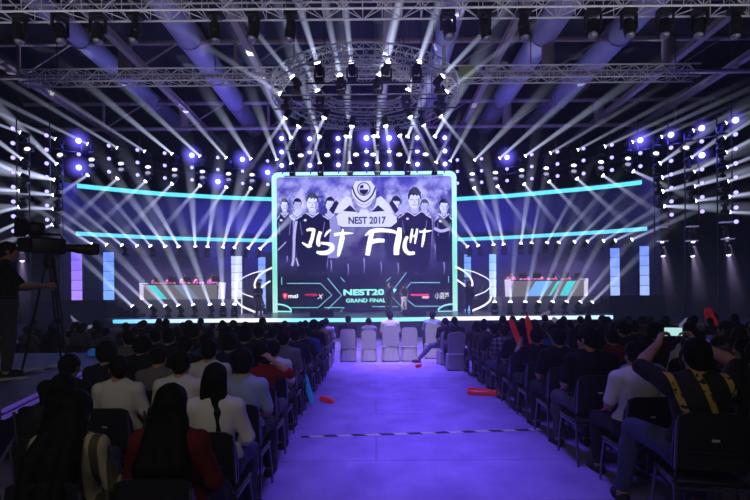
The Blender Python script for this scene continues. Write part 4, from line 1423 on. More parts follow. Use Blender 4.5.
def row(tab, what, short, grp, dd, power, angle, side, fn=None, fdd=None, length=None, mount='hang', d0=None, zrow=None, **kw):
    """A row of moving heads.  The row hangs level (or stands on the deck): heights are averaged."""
    n = len(tab)
    order = list(range(n)) if side == 'right' else list(range(n - 1, -1, -1))
    dep = [(dw(t[0]) if d0 is None else d0) for t in tab]
    zs = [P(t[0], t[1], d).z for t, d in zip(tab, dep)]
    zm = sum(zs) / n if zrow is None else zrow
    for rank, i in enumerate(order):
        px, py, dx, dy = tab[i][:4]
        k, a = (fn(i) if fn else (1, angle))
        lb = (length(i) if length else (8.0, 1.0))
        p = P(px, py, dep[i])
        p.z = zm
        moving_head(p, bdir(dx, dy, fdd(i) if fdd else dd), f'{what}, {ORD[rank + 1]} outward from screen', grp, power * k, a, mount, beam=lb, **kw)
    pts = [(lambda q: (q.x, q.y, zm + (0.56 if tab[0][3] > 0 else -0.455)))(P(px, 200, dw(px) if d0 is None else d0)) for px in np.linspace(tab[0][0] - 8, tab[-1][0] + 8, 14)]
    if mount == 'hang':
        pipe('lighting_pipe', short, pts)
    return zm


row(MIDL, 'moving head light below the lower cyan strip, left wing', 'curved black pipe under the lower cyan strip of the left wing', 'moving heads below the left strip', -0.18, 0.55, 3.2, 'left', lambda i: (1.0 if 5 < i else 0.75, 3.0 if i < 5 else 5.0), fdd=lambda i: -.55 if i < 7 else -.18, length=lambda i: (5.5, 0.75) if i < 5 else (6.0, 0.9 + 0.05 * i))
row(MIDR, 'moving head light below the lower cyan strip, right wing', 'curved black pipe under the lower cyan strip of the right wing', 'moving heads below the right strip', -0.18, 0.50, 3.2, 'right', lambda i: (1.0 if i < 5 else 0.7, 4.6 if i < 5 else 3.0), fdd=lambda i: -.55 if i > 5 else -.18, length=lambda i: (6.0, 0.9) if i < 5 else (5.0, 0.6))
row(DNL, 'downward moving head light above the upper cyan strip, left wing', 'curved black pipe just above the upper cyan strip of the left wing', 'downward moving heads of the left wing', -0.5, 0.42, 3.4, 'left', length=lambda i: (5.0, 0.6 if i < 3 else 0.85))
row(DNR, 'downward moving head light above the upper cyan strip, right wing', 'curved black pipe just above the upper cyan strip of the right wing', 'downward moving heads of the right wing', -0.5, 0.42, 3.6, 'right', length=lambda i: (4.6, 0.75))
row(TOPL, 'thin-beam moving head light along the top of the left wing', 'curved black pipe along the top of the left wing', 'top moving heads of the left wing', -0.35, 0.55, 2.6, 'left', lambda i: (1.9, 6.5) if i >= 8 else (1.0, 3.2) if i >= 5 else (0.9, 1.7), length=lambda i: (9.0, 1.1) if i >= 5 else (8.5, 0.45))
row(TOPR, 'thin-beam moving head light along the top of the right wing', 'curved black pipe along the top of the right wing', 'top moving heads of the right wing', -0.35, 0.50, 2.6, 'right', lambda i: (1.6, 5.0) if i < 2 else (1.0, 3.2) if i < 4 else (0.55, 1.8) if i < 8 else (0.25, 1.6), length=lambda i: (8.6, 0.85) if i < 4 else (7.0, 0.4) if i < 8 else (4.0, 0.22))
row(FLL, 'moving head light on the deck before the left desk', '', 'moving heads on the deck left', -0.06, 0.55, 3.2, 'left', lambda i: (1.0, 4.2) if i > 1 else (0.8, 2.8), length=lambda i: (6.5, 1.0) if i > 3 else (6.5, 0.8), mount='floor', d0=25.3, zrow=ZD + 0.42, s=1.0)
row(FLR, 'moving head light on the deck before the right desk', '', 'moving heads on the deck right', -0.06, 0.45, 3.2, 'right', length=lambda i: (6.0, 0.55), mount='floor', d0=25.3, zrow=ZD + 0.42, s=1.0)

# ---- ring lights: all at the height of the ring truss
ZR = 9.28
RING = [(319.4, 70.6, -.33, -1, 1.0, 5.0, -.7), (352, 64.4, -.1, -1, .8, 4.0, -.7), (386.4, 65.6, .26, -1, 1.2, 5.5, -.7), (416.6, 73, .4, -1, .9, 5, -.7), (296.6, 79.6, -.9, -1, .6, 2.6, -.4), (341, 82.4, -.2, -1, 1.0, 4.5, -.7), (378, 82.4, .35, -1, 1.6, 5.0, -.6),
        (406, 92.4, .45, -1, 1.0, 4.5, -.5), (320, 95, -.5, -1, .9, 4.0, -.5), (285.4, 93, -1, -.55, .5, 2.6, -.3), (442, 99.4, 1, -.65, .5, 2.8, -.3), (438, 82, 1.1, -1, .9, 3.0, -.3),
        (288, 107, -.7, 1, .25, 2.2, 0), (301, 119, -.55, 1, .35, 2.2, 0), (326.4, 111, -.5, 1, .4, 2.4, 0), (321, 127.6, -.35, 1, .35, 2.2, 0), (352.4, 119.6, -.12, 1, .4, 2.8, 0), (346.6, 132.4, -.1, 1, .4, 2.6, 0),
        (385, 119, .14, 1, .4, 2.6, 0), (373, 133, .12, 1, .35, 2.4, 0), (398, 130.6, .42, 1, .35, 2.2, 0), (408, 108.6, .5, 1, .4, 2.2, 0), (421.6, 124.4, .5, 1, .3, 2.2, 0), (437.6, 114, .8, 1, .3, 2.2, 0)]
UP_ = sorted((r for r in RING if r[3] < 0), key=lambda r: r[1])
DN_ = sorted((r for r in RING if r[3] > 0), key=lambda r: r[0])
for i, (px, py, dx, dy, k, a, dd) in enumerate(UP_ + DN_):
    u = P(px, py, 20)
    d = 20 * (ZR - HC) / (u.z - HC)
    d = min((16.4, 17.35, 18.6) if dy < 0 else (20.3, 21.3, 22.6), key=lambda q: abs(q - d))
    up = dy < 0
    pp = P(px, py, d)
    pp.z = ZR
    moving_head(pp, bdir(dx, dy, dd), f'{"upward" if up else "downward"} moving head light on the ring truss, {ORD[i % 12 + 1]} of twelve from {"the camera" if up else "the left"}',
                'moving heads on the ring truss', 0.55 * k, a * 0.7, beam=(5.0, 0.55 * k + .15) if up else (3.2, 0.75), lens=None if up else LENS_S if k < .35 else None)
# pipes slung under the ring that carry the heads
for dd_, w, z, lab in ((16.4, 1.9, ZR - 0.455, 'black pipe slung under the near edge of the ring truss'), (17.35, 2.9, ZR - 0.455, 'black pipe slung under the ring truss, second from the camera'), (18.6, 3.4, ZR - 0.455, 'black pipe slung under the middle of the ring truss'),
                       (20.3, 3.4, ZR + 0.56, 'black pipe under the ring truss just beyond its middle'), (21.3, 3.2, ZR + 0.56, 'black pipe slung under the far edge of the ring truss'), (22.6, 2.4, ZR + 0.56, 'black pipe hanging just behind the ring truss')):
    mb = MB().tube([(-0.3 - w, dd_, z), (-0.3 + w, dd_, z)], 0.03, 8)
    for x in (-0.3 - w * 0.8, -0.3 + w * 0.8):
        mb.bar((x, dd_, z), (x, dd_, 9.45 if z < ZR else ZC - 0.02), 0.012, n=6)
    tag(mb.build('lighting_pipe', DKMET, None, True), lab, 'pipe', 'lighting pipes')

# ---- two straight rows above the screen
C1 = [(292.8, 141.6, -.48, -1), (320.6, 141, -.30, -1), (349.8, 140.6, -.03, -1), (377, 140.6, .12, -1), (406, 140, .48, -1), (433, 141, .62, -1)]
C2 = [(292.4, 167.6, -.25, -1), (320.6, 167.2, -.2, -1), (350, 166.8, -.02, -1), (377.4, 166.6, .02, -1), (407.4, 166.6, .22, -1), (434.4, 166.6, .5, -1)]
for tab, d0, lab, grp, k, a, dd in ((C1, 25.0, 'wide-beam moving head in the upper row above the screen', 'upper moving heads above the screen', 1.25, 6.0, -.75), (C2, 26.2, 'moving head light in the lower row above the screen', 'lower moving heads above the screen', .55, 3.0, -.3)):
    zm = sum(P(t[0], t[1], d0).z for t in tab) / len(tab)
    for i, (px, py, dx, dy) in enumerate(tab):
        p = P(px, py, d0)
        p.z = zm
        moving_head(p, bdir(dx, dy, dd), f'{lab}, {ORD[i + 1]} of six from left', grp, k, a, beam=(5.4, 1.1) if d0 == 25.0 else (2.6, 0.9))
    pipe('lighting_pipe', f'straight pipe with the {"upper" if d0 == 25.0 else "lower"} row of heads above the screen', [(P(284, 150, d0).x, d0, zm - 0.455), (P(443, 150, d0).x, d0, zm - 0.455)])

# ---- columns of lights at the outer ends
SIDE = [('left', 'outer', [(25.8, 162, -1, -.85, 1.0, 5), (25, 176.4, -1, -.5, 1.0, 5), (24.2, 191, -1, 0, .9, 4.5), (23.5, 206, -1, .35, .9, 4.5), (23, 220.6, -1, .6, .8, 3.5)]),
        ('left', 'inner', [(60, 167.4, -.87, -1, 1.3, 6), (59, 180.8, -1, -.2, 3.0, 12), (58, 195.4, -1, -.05, 1.3, 6), (57.6, 209, -1, 0, 1.0, 5), (56.5, 223, -1, .5, .9, 4)]),
        ('right', 'inner', [(656.2, 166, 1, -.72, 1.1, 5), (657.8, 179, 1, -.3, 1.0, 5), (658.2, 192.5, 1, -.22, 1.2, 6), (659.8, 206, 1, .1, 1.6, 7)]),
        ('right', 'middle', [(687.5, 160.3, 1, -.75, .8, 4), (689.8, 174, 1, -.55, .7, 4), (690, 187.8, 1, -.28, .9, 5), (691, 201.4, 1, -.08, .8, 4)]),
        ('right', 'outer', [(720, 140.4, 1, -.65, .4, 3), (721.5, 154.7, 1, -.5, .4, 3), (722, 169, 1, -.4, .5, 3.4), (722.9, 183, 1, -.3, .5, 3.4), (724, 197.5, 1, -.12, .5, 3.4), (725, 212, 1, .1, .4, 3)])]
for side, w, tab in SIDE:
    pxm = sum(t[0] for t in tab) / len(tab)
    d = dw(pxm) - 0.25
    x = P(pxm, sum(t[1] for t in tab) / len(tab), d).x
    zt = P(tab[0][0], tab[0][1], d).z + 1.4
    for i, (px, py, dx, dy, k, a) in enumerate(tab):
        moving_head(P(px, py, d), bdir(dx, dy, -.30), f'white moving head in the {w} column at the {side} end, {ORD[i + 1]} from its top', f'moving heads of the {w} {side} column', 0.5 * k, a, s=0.95, beam=(6.5 if side == 'left' else 5.0, 0.45 + 0.35 * k), lens=LENS_B if (side == 'left' and k >= 1.3) or (side == 'right' and w == 'inner') else None)
    t = thing('lighting_pole', f'thin black pole behind the {w} column of white moving heads, {side} end', 'pole', (x, d + 0.38, 0), group='lighting poles')
    MB().bar((0, 0, 0), (0, 0, zt), 0.035).build('pole_tube', DKMET, t)
    MB().rbox((0, 0, 0.02), (0.6, 0.6, 0.04), 0.01, 1).build('floor_plate', DKMET, t)
    for (px, py, *_r) in tab:
        z = P(px, py, d).z
        MB().bar((0, 0, z + 0.5), (0, -0.42, z + 0.5), 0.02).build('clamp_arm', DKMET, t)

# ---- blue-white par lamps on vertical poles
PAR_CAN = MB().lathe([(0.05, -0.20), (0.10, -0.18), (0.125, -0.08), (0.13, 0.06), (0.135, 0.08), (0.12, 0.08)], 16).mesh('par_can', True)
PAR_LENS = MB().lathe([(0.118, 0.075), (0.112, 0.10), (0.08, 0.125), (0.03, 0.135)], 14).mesh('par_lens', True)
PAR_YOKE = MB().tube([(-0.15, 0, 0), (-0.15, 0.1, 0), (-0.15, 0.22, 0.05), (0.15, 0.22, 0.05), (0.15, 0.1, 0), (0.15, 0, 0)], 0.014, 6).mesh('par_bracket')
for me, m in ((PAR_CAN, BLACK), (PAR_LENS, PARL), (PAR_YOKE, DKMET)):
    me.materials.append(m)
BLUE = (0.10, 0.09, 1.0)
HALO = {}


def halo_material(R, A, col):  # lens glare painted as a self-glowing ball round the lamp
    key = 'lit_halo_%d_%d' % (R * 100, A * 1000)
    if key in MATS:
        return MATS[key]
    m = bpy.data.materials.new('lit_haze_round')
    m.use_nodes = True
    nt = m.node_tree
    nt.nodes.clear()
    o = nt.nodes.new('ShaderNodeOutputMaterial')
    v = nt.nodes.new('ShaderNodeVolumePrincipled')
    v.inputs['Density'].default_value = 0.0
    v.inputs['Emission Color'].default_value = tuple(col) + (1,)
    tc = nt.nodes.new('ShaderNodeTexCoord')
    ln = nt.nodes.new('ShaderNodeVectorMath')
    ln.operation = 'LENGTH'
    nt.links.new(tc.outputs['Object'], ln.inputs[0])
    mr = nt.nodes.new('ShaderNodeMapRange')
    mr.inputs[1].default_value, mr.inputs[2].default_value, mr.inputs[3].default_value, mr.inputs[4].default_value = 0.0, R, 1.0, 0.0
    nt.links.new(ln.outputs['Value'], mr.inputs[0])
    pw = nt.nodes.new('ShaderNodeMath')
    pw.operation = 'POWER'
    pw.inputs[1].default_value = 2.6
    nt.links.new(mr.outputs[0], pw.inputs[0])
    mu = nt.nodes.new('ShaderNodeMath')
    mu.operation = 'MULTIPLY'
    mu.inputs[1].default_value = A / R
    nt.links.new(pw.outputs[0], mu.inputs[0])
    nt.links.new(mu.outputs[0], v.inputs['Emission Strength'])
    nt.links.new(v.outputs[0], o.inputs['Volume'])
    m.cycles.volume_step_rate = 0.5
    MATS[key] = m
    return m


def halo_mesh(R):
    return MB().lathe([(R * math.sin(PI * k / 10), -R * math.cos(PI * k / 10)) for k in range(11)], 16).mesh('halo', True)


def par(p, label, group, lens=None, power=0.0, s=1.0, halo=None):
    t = thing('par_lamp', label, 'stage light', p, (0, 0, 0), group)
    q = (Vector((p.x * 0.45, 3, 3.0)) - p).to_track_quat('Z', 'Y')
    for nm, me, m in (('can', PAR_CAN, None), ('lens', PAR_LENS, lens)):
        o = link(nm, me, t, m)
        o.rotation_mode = 'QUATERNION'
        o.rotation_quaternion = q
        o.scale = (s,) * 3
    link('bracket', PAR_YOKE, t).scale = (s,) * 3
    if power:
        dl = (q @ Vector((0, 0, 1)))
        light('par_light', 'POINT', dl * 0.3 * s, power, BLUE, t, shadow_soft_size=0.10)
    if halo:
        R, A = halo
        if R not in HALO:
            HALO[R] = halo_mesh(R)
        link('light_halo', HALO[R], t, halo_material(R, A, (0.16, 0.13, 1.0))).location = (q @ Vector((0, 0, 1))) * 0.12 * s


# columns: (px of the top lamp, [py...]), strong lamps by index
COLS_L = [(268, (161.4, 172.8, 184.8), (1,)), (243, (159.8, 171.6, 183.8), (0,)), (218.4, (158, 170, 182), (2,)), (192.6, (155.8, 168, 180.2), (0,)), (165.5, (153.6, 166, 178.4), ()), (138.4, (150.4, 163, 175.4), ()), (110, (146.2, 159.2, 172.2), ()), (80, (141.4, 154.8, 168), (0, 2)),
          (48, (136, 150.2, 164, 177.6, 192, 206, 220), ()), (14.5, (129.2, 143.8, 158.2, 172.8, 187.4, 202, 216.7, 231.4), ())]
COLS_R = [(457, (160.4, 171.8, 183.6), ()), (481, (159.2, 171.2, 182.6), ()), (506.4, (157.8, 169.4, 181), (0,)), (531, (155, 167, 179), ()), (556.6, (152.2, 164.4, 176.4), ()), (582.5, (149, 161, 174), ()), (610.7, (145.4, 158, 170.5), ()), (639, (140.8, 153.7, 166.7), (0,)),
          (669.5, (135.4, 148.3, 161.4, 175, 188.4, 201.8, 215), (0,)), (700, (128.8, 142, 155.8, 169.8, 183.7, 197.7, 211.8), (0, 2)), (733.5, (120.9, 135, 149.4, 164, 178, 193, 208, 222), (0,))]
COLS_C = [(282, (139, 152.6, 166), ()), (310, (139.4, 152.4, 166), ()), (338.2, (139, 151.6, 165.4), ()), (366.5, (138.6, 151.6, 165), (0,)), (389, (138.6, 151.4, 165), (0,)), (417, (138.4, 151.6, 164.8), ()), (444.5, (138.4, 151.6, 164.6), ())]
for cols, where, dfix in ((COLS_L, 'left', None), (COLS_R, 'right', None), (COLS_C, 'centre', 26.7)):
    for ci, (px, ys, strong) in enumerate(cols):
        d = dw(px) if dfix is None else dfix
        pos = f'the {ORD[ci + 1]} pole {where} of the screen' if dfix is None else f'the {ORD[ci + 1]} of seven poles above the screen'
        zs = [P(px, y, d).z for y in ys]
        x = P(px, ys[0], d).x
        for k, z in enumerate(zs):
            st = k in strong
            pw = 110.0 if st else (0.0 if dfix is None else 14.0)
            if where == 'centre' and st:
                pw = 60.0
            edge_col = dfix is None and ci >= 8
            par(Vector((x, d - 0.1, z)), f'{"bright blue" if st else "blue-white"} par lamp on {pos}, {"topmost" if k == 0 else ORD[k + 1] + " from its top"}', f'par lamps {where} of the screen' if dfix is None else 'par lamps above the screen',
                PARB if st or dfix else None, pw * (0.6 if edge_col else 1), 1.2 if st else 0.85 if dfix is None else 0.95,
                (0.85, 2.8) if st and not edge_col else (0.6, 1.6) if st else (0.5, 1.5) if dfix else None)
        t = thing('lighting_pole', f'thin black pole carrying par lamps, {pos[4:]}', 'pole', (x, d + 0.14, 0), group='lighting poles')
        z0 = zs[-1] - 0.4
        z1 = zs[0] + 0.7
        MB().bar((0, 0, z0), (0, 0, z1), 0.03).build('pole_tube', DKMET, t)
        MB().bar((0, 0, z1), (0, 0, ZC - 0.02), 0.008, n=5).build('hanging_cable', DKMET, t)
        for z in zs:
            MB().rbox((0, -0.01, z + 0.03), (0.09, 0.09, 0.10), 0.01, 1).build('clamp', DKMET, t)

# ---- oval blinders
BL_BODY = MB().rbox((0, 0.09, 0), (0.40, 0.18, 0.22), 0.03, 2).mesh('blinder_body')
BL_LENS = MB().lathe([(0.155, 0.0), (0.15, 0.02), (0.10, 0.04), (0.03, 0.05)], 18, Matrix.Rotation(PI / 2, 4, 'X') @ Matrix.Scale(0.62, 4, (0, 1, 0))).mesh('blinder_lens', True)
BL_ARM = MB().tube([(-0.21, 0.08, 0), (-0.21, 0.24, 0), (0.21, 0.24, 0), (0.21, 0.08, 0)], 0.012, 6).bar((0, 0.24, 0), (0, 0.37, 0.02), 0.014).mesh('blinder_bracket')
BL_ARM.materials.append(DKMET)
BL_BODY.materials.append(BLACK)
BL_LENS.materials.append(BLINDL)


def blinder(p, label, group, dim=False):
    t = thing('blinder_light', label, 'stage light', p, (rad(-8), 0, 0), group)
    link('blinder_case', BL_BODY, t)
    link('bracket', BL_ARM, t)
    link('lens', BL_LENS, t, OVALREFL if dim else None)


for side, tab in (('left', [(252, 174.8), (228.6, 173.8), (202.4, 171.6), (174.6, 169.6), (148, 167), (121, 163.6), (91.6, 159.6)]), ('right', [(472.2, 174), (495.4, 172.6), (521.6, 170.2), (546.2, 168.2), (573.8, 165.4), (601, 162), (628, 158.5)])):
    for i, (px, py) in enumerate(tab):
        d = dw(px) - 0.62
        blinder(P(px, py, d), f'bright oval blinder light on the {side} wing, {ORD[i + 1]} outward from screen', f'bright oval blinders of the {side} wing')
        blinder(P(px, py + 5.8, d), f'dim oval blinder under a bright one, {side} wing, {ORD[i + 1]} outward from screen', f'dim oval blinders of the {side} wing', True)  # reflection of the bright oval, built as a dim glowing copy
for i, (px, py) in enumerate([(300.8, 155.4), (327.2, 155), (356, 154.6), (373.2, 154.6), (399.2, 154.6), (425.6, 154.4)]):
    blinder(P(px, py, 26.5), f'bright oval blinder light above the screen, {ORD[i + 1]} of six from the left', 'oval blinders above the screen')
pipe('lighting_pipe', 'straight pipe carrying the oval blinders above the screen', [(P(290, 150, 26.75).x, 26.75, P(360, 153.2, 26.75).z), (P(436, 150, 26.75).x, 26.75, P(360, 153.2, 26.75).z)])
for px, py, lab in ((27.4, 149, 'white blinder light atop the outer column at the left end'), (60, 154.8, 'white blinder light atop the inner column at the left end'), (656, 153.4, 'white blinder light atop the inner column at the right end'), (686, 147.7, 'white blinder light atop the middle column at the right end')):
    blinder(P(px, py, dw(px) - 0.62), lab, None)

# ---- big dark lamps hanging under the nearest truss
for i, (px, py) in enumerate([(20, 31), (60, 31), (98, 31), (135, 31), (215, 31), (254, 31), (291, 31), (448, 31), (485, 31), (524, 32), (593, 33), (629, 33), (665, 33), (700, 34), (736, 34)]):
    p = P(px, py, 13.9)
    p.z = 9.22
    moving_head(p, Vector((random.uniform(-.25, .25), random.uniform(-.3, .1), -1)), f'large unlit black moving head lamp under the nearest truss, {ORD[i + 1]} from the left', 'unlit lamps under the nearest truss', 0, s=1.25, lens=LENS_OFF)

# ---- dim heads low on the outer columns, pointing down
for side, pts in (('left', [(21.5, 242.4), (22, 257)]), ('right', [(692.5, 237.7), (692, 252), (726, 234), (728, 250.7), (661.5, 238), (662.5, 252)])):
    for i, (px, py) in enumerate(pts):
        d = dw(px) - 0.3
        moving_head(P(px, py, d), Vector((0.1, -.1, -1)), f'dim violet moving head pointing down at the far {side} end, {ORD[i + 1]} of {"two" if side == "left" else "six"}', f'dim moving heads at the {side} end', 0.02, 14, s=1.0, beam=(2.6, 0.28), lens=LENS_S, col=(0.65, 0.5, 1.0))
        q = P(px, py, d)
        MB_ = MB().rbox((0, 0, 0), (0.5, 0.3, 0.05), 0.01, 1)
        o = MB_.build('equipment_tray', pbr('tray_white', (0.6, 0.6, 0.7), 0.4, emit=(0.5, 0.45, 0.9), estr=0.25))  # light on the fixture's top, painted as a pale self-glowing plate
        o.location = q + Vector((0, 0, 0.56))
        tag(o, f'pale hanging tray above a dim moving head at the far {side} end, {ORD[i + 1]}', 'tray', 'hanging trays')
# ================================================================ audience
FIG = {}


def shirt_mat(name, col, **kw):
    return pbr('shirt_' + name, col, 0.85, vary=0.18, scale=9, bump=0.15, spec=0.2)


SH = {'black': (0.008, 0.008, 0.010), 'navy': (0.010, 0.014, 0.040), 'charcoal': (0.022, 0.022, 0.026), 'grey': (0.16, 0.16, 0.18), 'white': (0.62, 0.61, 0.60), 'pale blue': (0.28, 0.36, 0.50), 'red': (0.22, 0.012, 0.012),
      'maroon': (0.10, 0.008, 0.012), 'blue': (0.03, 0.10, 0.35), 'khaki': (0.20, 0.17, 0.11), 'olive': (0.10, 0.10, 0.06), 'teal': (0.02, 0.18, 0.25), 'brown': (0.09, 0.05, 0.03)}
SHM = {k: shirt_mat(k, c) for k, c in SH.items()}


def pattern_mat(name, kind, c0, c1, scale):
    m = bpy.data.materials.new(name)
    m.use_nodes = True
    nt = m.node_tree
    b = nt.nodes['Principled BSDF']
    b.inputs['Roughness'].default_value = 0.8
    tc = nt.nodes.new('ShaderNodeTexCoord')
    sp = nt.nodes.new('ShaderNodeSeparateXYZ')
    nt.links.new(tc.outputs['Object'], sp.inputs[0])

    def math(op, a, bb):
        n = nt.nodes.new('ShaderNodeMath')
        n.operation = op
        for i, q in enumerate((a, bb)):
            if isinstance(q, (int, float)):
                n.inputs[i].default_value = q
            else:
                nt.links.new(q, n.inputs[i])
        return n.outputs[0]
    fx = math('GREATER_THAN', math('FRACT', math('MULTIPLY', sp.outputs[0], scale), 0), 0.55)
    if kind == 'plaid':
        fz = math('GREATER_THAN', math('FRACT', math('MULTIPLY', sp.outputs[2], scale), 0), 0.55)
        f = math('MULTIPLY', math('ADD', fx, fz), 0.5)
    elif kind == 'stripe':
        f = fx
    else:                                   # three bold slanting stripes across the back
        u = math('ADD', sp.outputs[0], math('MULTIPLY', sp.outputs[2], 0.35))
        fr = math('FRACT', math('MULTIPLY', u, 6.0), 0)
        f = math('MULTIPLY', math('LESS_THAN', fr, 0.24), math('MULTIPLY', math('GREATER_THAN', sp.outputs[2], 0.72), math('LESS_THAN', sp.outputs[1], 0.0)))
        nz = nt.nodes.new('ShaderNodeTexNoise')
        nz.inputs['Scale'].default_value = 30
        nt.links.new(tc.outputs['Object'], nz.inputs['Vector'])
        f = math('MULTIPLY', f, math('GREATER_THAN', nz.outputs['Fac'], 0.42))
    mx = nt.nodes.new('ShaderNodeMix')
    mx.data_type = 'RGBA'
    mx.inputs[6].default_value = c0 + (1,)
    mx.inputs[7].default_value = c1 + (1,)
    nt.links.new(f, mx.inputs[0])
    nt.links.new(mx.outputs[2], b.inputs['Base Color'])
    return m


PLAID = pattern_mat('plaid_cloth', 'plaid', (0.012, 0.014, 0.03), (0.34, 0.36, 0.42), 11)
OLIVE_STRIPE = pattern_mat('striped_cloth', 'stripe', (0.06, 0.055, 0.03), (0.34, 0.31, 0.22), 13)
GOLD_STRIPE = pattern_mat('gold_striped_cloth', 'gold', (0.008, 0.008, 0.008), (0.50, 0.36, 0.06), 8)
JEANS = pbr('denim', (0.055, 0.065, 0.14), 0.85, vary=0.3, scale=20)
PANTS = pbr('dark_trousers', (0.010, 0.010, 0.014), 0.85)
GREYP = pbr('grey_trousers', (0.08, 0.08, 0.09), 0.85)

# seated poses
A_ = SIT
B_ = pose(shift_up(SIT, 0.16), wrL=V3(-0.07, 0.40, 0.62), wrR=V3(0.07, 0.40, 0.62), elL=V3(-0.22, 0.20, 0.66), elR=V3(0.22, 0.20, 0.66), hpitch=-6, hdL=V3(0.5, .7, -.2), hdR=V3(-0.5, .7, -.2))
C_ = pose(SIT, hyaw=32, head=V3(-0.01, 0.0, 1.185))
D_ = pose(shift_up(SIT, -0.05), elL=V3(-0.24, 0.06, 0.78), elR=V3(0.24, 0.06, 0.78), wrL=V3(0.02, 0.19, 0.83), wrR=V3(-0.02, 0.17, 0.80), hdL=V3(1, .25, 0.1), hdR=V3(-1, .25, 0.1), hnL=V3(0.1, -1, 0), hnR=V3(-.1, -1, 0), hpitch=5)
E_ = pose(SIT, hyaw=-28, hroll=6, head=V3(0.02, 0.01, 1.182))
F_ = pose(SIT, hpitch=-22, head=V3(0, 0.045, 1.17))
PHONE = pose(SIT, elL=V3(-0.31, 0.16, 1.10), elR=V3(0.31, 0.16, 1.12), wrL=V3(-0.125, 0.36, 1.245), wrR=V3(0.125, 0.36, 1.25), hdL=V3(.35, .45, .75), hdR=V3(-.35, .45, .75), hnL=V3(.8, .1, -.3), hnR=V3(-.8, .1, -.3), curl=0.7,
             knL=V3(-0.30, 0.40, 0.60), anL=V3(-0.36, 0.46, 0.085), hpitch=6)
STICKS = pose(SIT, elL=V3(-0.24, 0.16, 0.90), elR=V3(0.25, 0.16, 0.92), wrL=V3(-0.13, 0.34, 1.10), wrR=V3(0.12, 0.34, 1.12), hdL=V3(.1, .85, .4), hdR=V3(-.1, .85, .4), hnL=V3(1, 0, 0), hnR=V3(-1, 0, 0), curl=1.0)
RAISE = pose(SIT, elR=V3(0.33, -0.02, 0.96), wrR=V3(0.125, -0.08, 1.13), hdR=V3(-.6, -.05, .6), hnR=V3(-.6, .5, -.5), curl=0.55, hyaw=10)
LEGOUT = pose(SIT, knL=V3(-0.32, 0.33, 0.50), anL=V3(-0.66, 0.46, 0.10), ftL=V3(-1, .5, 0), hyaw=20)
TALK = pose(STAND, elR=V3(0.24, 0.10, 1.17), wrR=V3(0.06, 0.25, 1.34), hdR=V3(-.3, .2, .8), hnR=V3(-.7, -.3, .2), curl=0.9, knL=V3(-.11, .02, .5), anL=V3(-.12, -.02, .085))
TALKW = pose(STAND, elR=V3(0.23, 0.08, 1.17), wrR=V3(0.06, 0.24, 1.32), hdR=V3(-.3, .2, .8), hnR=V3(-.7, -.3, .2), curl=0.9, shw=0.16, hip=0.085, hyaw=-25)
OPER = pose(STAND, elR=V3(0.28, 0.16, 1.16), wrR=V3(0.10, 0.42, 1.17), hdR=V3(-.2, 1, .1), hnR=V3(-1, 0, -.2), elL=V3(-0.28, 0.10, 1.14), wrL=V3(-0.10, 0.36, 1.16), hdL=V3(.2, 1, .1), hnL=V3(1, 0, -.2), curl=0.9)
DESKP_ = pose(shift_up(SIT, 0.06), elL=V3(-0.25, 0.10, 0.76), elR=V3(0.25, 0.10, 0.76), wrL=V3(-0.16, 0.34, 0.80), wrR=V3(0.16, 0.34, 0.80), hdL=V3(.2, 1, -.1), hdR=V3(-.2, 1, -.1), curl=.3)

SPECS = {'A': (A_, {}), 'B': (B_, {}), 'C': (C_, {}), 'D': (D_, {}), 'E': (E_, dict(hair='bushy')), 'F': (F_, {}), 'Ab': (A_, dict(hair='bushy')),
         'Al': (A_, dict(hair='long', female=True)), 'Cl': (C_, dict(hair='long', female=True)), 'Ep': (E_, dict(hair='pony', female=True)), 'Dc': (D_, dict(cap=True)),
         'Lv': (A_, dict(hair='very_long', female=True, sleeve=0.95)), 'Fv': (F_, dict(hair='very_long', female=True, sleeve=0.75)), 'Ap': (A_, dict(hair='pony', female=True, sleeve=0.95)), 'phone': (PHONE, dict(h=0.0065)), 'sticks': (STICKS, dict(h=0.0075)),
         'raise': (RAISE, dict(h=0.007, hair='bob', female=True, sleeve=0.45)), 'legout': (LEGOUT, {}), 'host': (TALK, dict(sleeve=0.95)), 'hostess': (TALKW, dict(female=True, hair='long', sleeve=0.3)), 'oper': (OPER, dict(h=0.007)), 'player': (DESKP_, dict(h=0.011))}


def fig(k):
    if k not in FIG:
        J, kw = SPECS[k]
        FIG[k] = figure('figure_' + k, J, **kw)
    return FIG[k]


# ---- chairs
PLAST = pbr('black_plastic', (0.012, 0.012, 0.014), 0.45)
CH_SEAT = MB().rbox((0, 0.03, 0.404), (0.44, 0.42, 0.035), 0.016, 3).mesh('chair_seat', True)
mb = MB()
nU, nV = 9, 7
vs = []
for side in (0, 1):
    for iv in range(nV):
        for iu in range(nU):
            u, v = iu / (nU - 1) * 2 - 1, iv / (nV - 1)
            x = u * (0.225 - 0.03 * v ** 4)
            z = 0.50 + v * 0.37 - (0.03 * abs(u) ** 6 * (v > 0.8))
            y = -0.215 - 0.055 * v + 0.035 * u * u + (0.022 if side else 0)
            vs.append((x, y, z))
fs = []
N_ = nU * nV
for iv in range(nV - 1):
    for iu in range(nU - 1):
        a = iv * nU + iu
        fs += [(a, a + 1, a + nU + 1, a + nU), (N_ + a, N_ + a + nU, N_ + a + nU + 1, N_ + a + 1)]
for iu in range(nU - 1):
    fs += [(iu, N_ + iu, N_ + iu + 1, iu + 1), ((nV - 1) * nU + iu, (nV - 1) * nU + iu + 1, N_ + (nV - 1) * nU + iu + 1, N_ + (nV - 1) * nU + iu)]
for iv in range(nV - 1):
    fs += [(iv * nU, (iv + 1) * nU, N_ + (iv + 1) * nU, N_ + iv * nU), (iv * nU + nU - 1, N_ + iv * nU + nU - 1, N_ + (iv + 1) * nU + nU - 1, (iv + 1) * nU + nU - 1)]
mb.add(vs, fs)
CH_BACK = mb.mesh('chair_backrest', True)
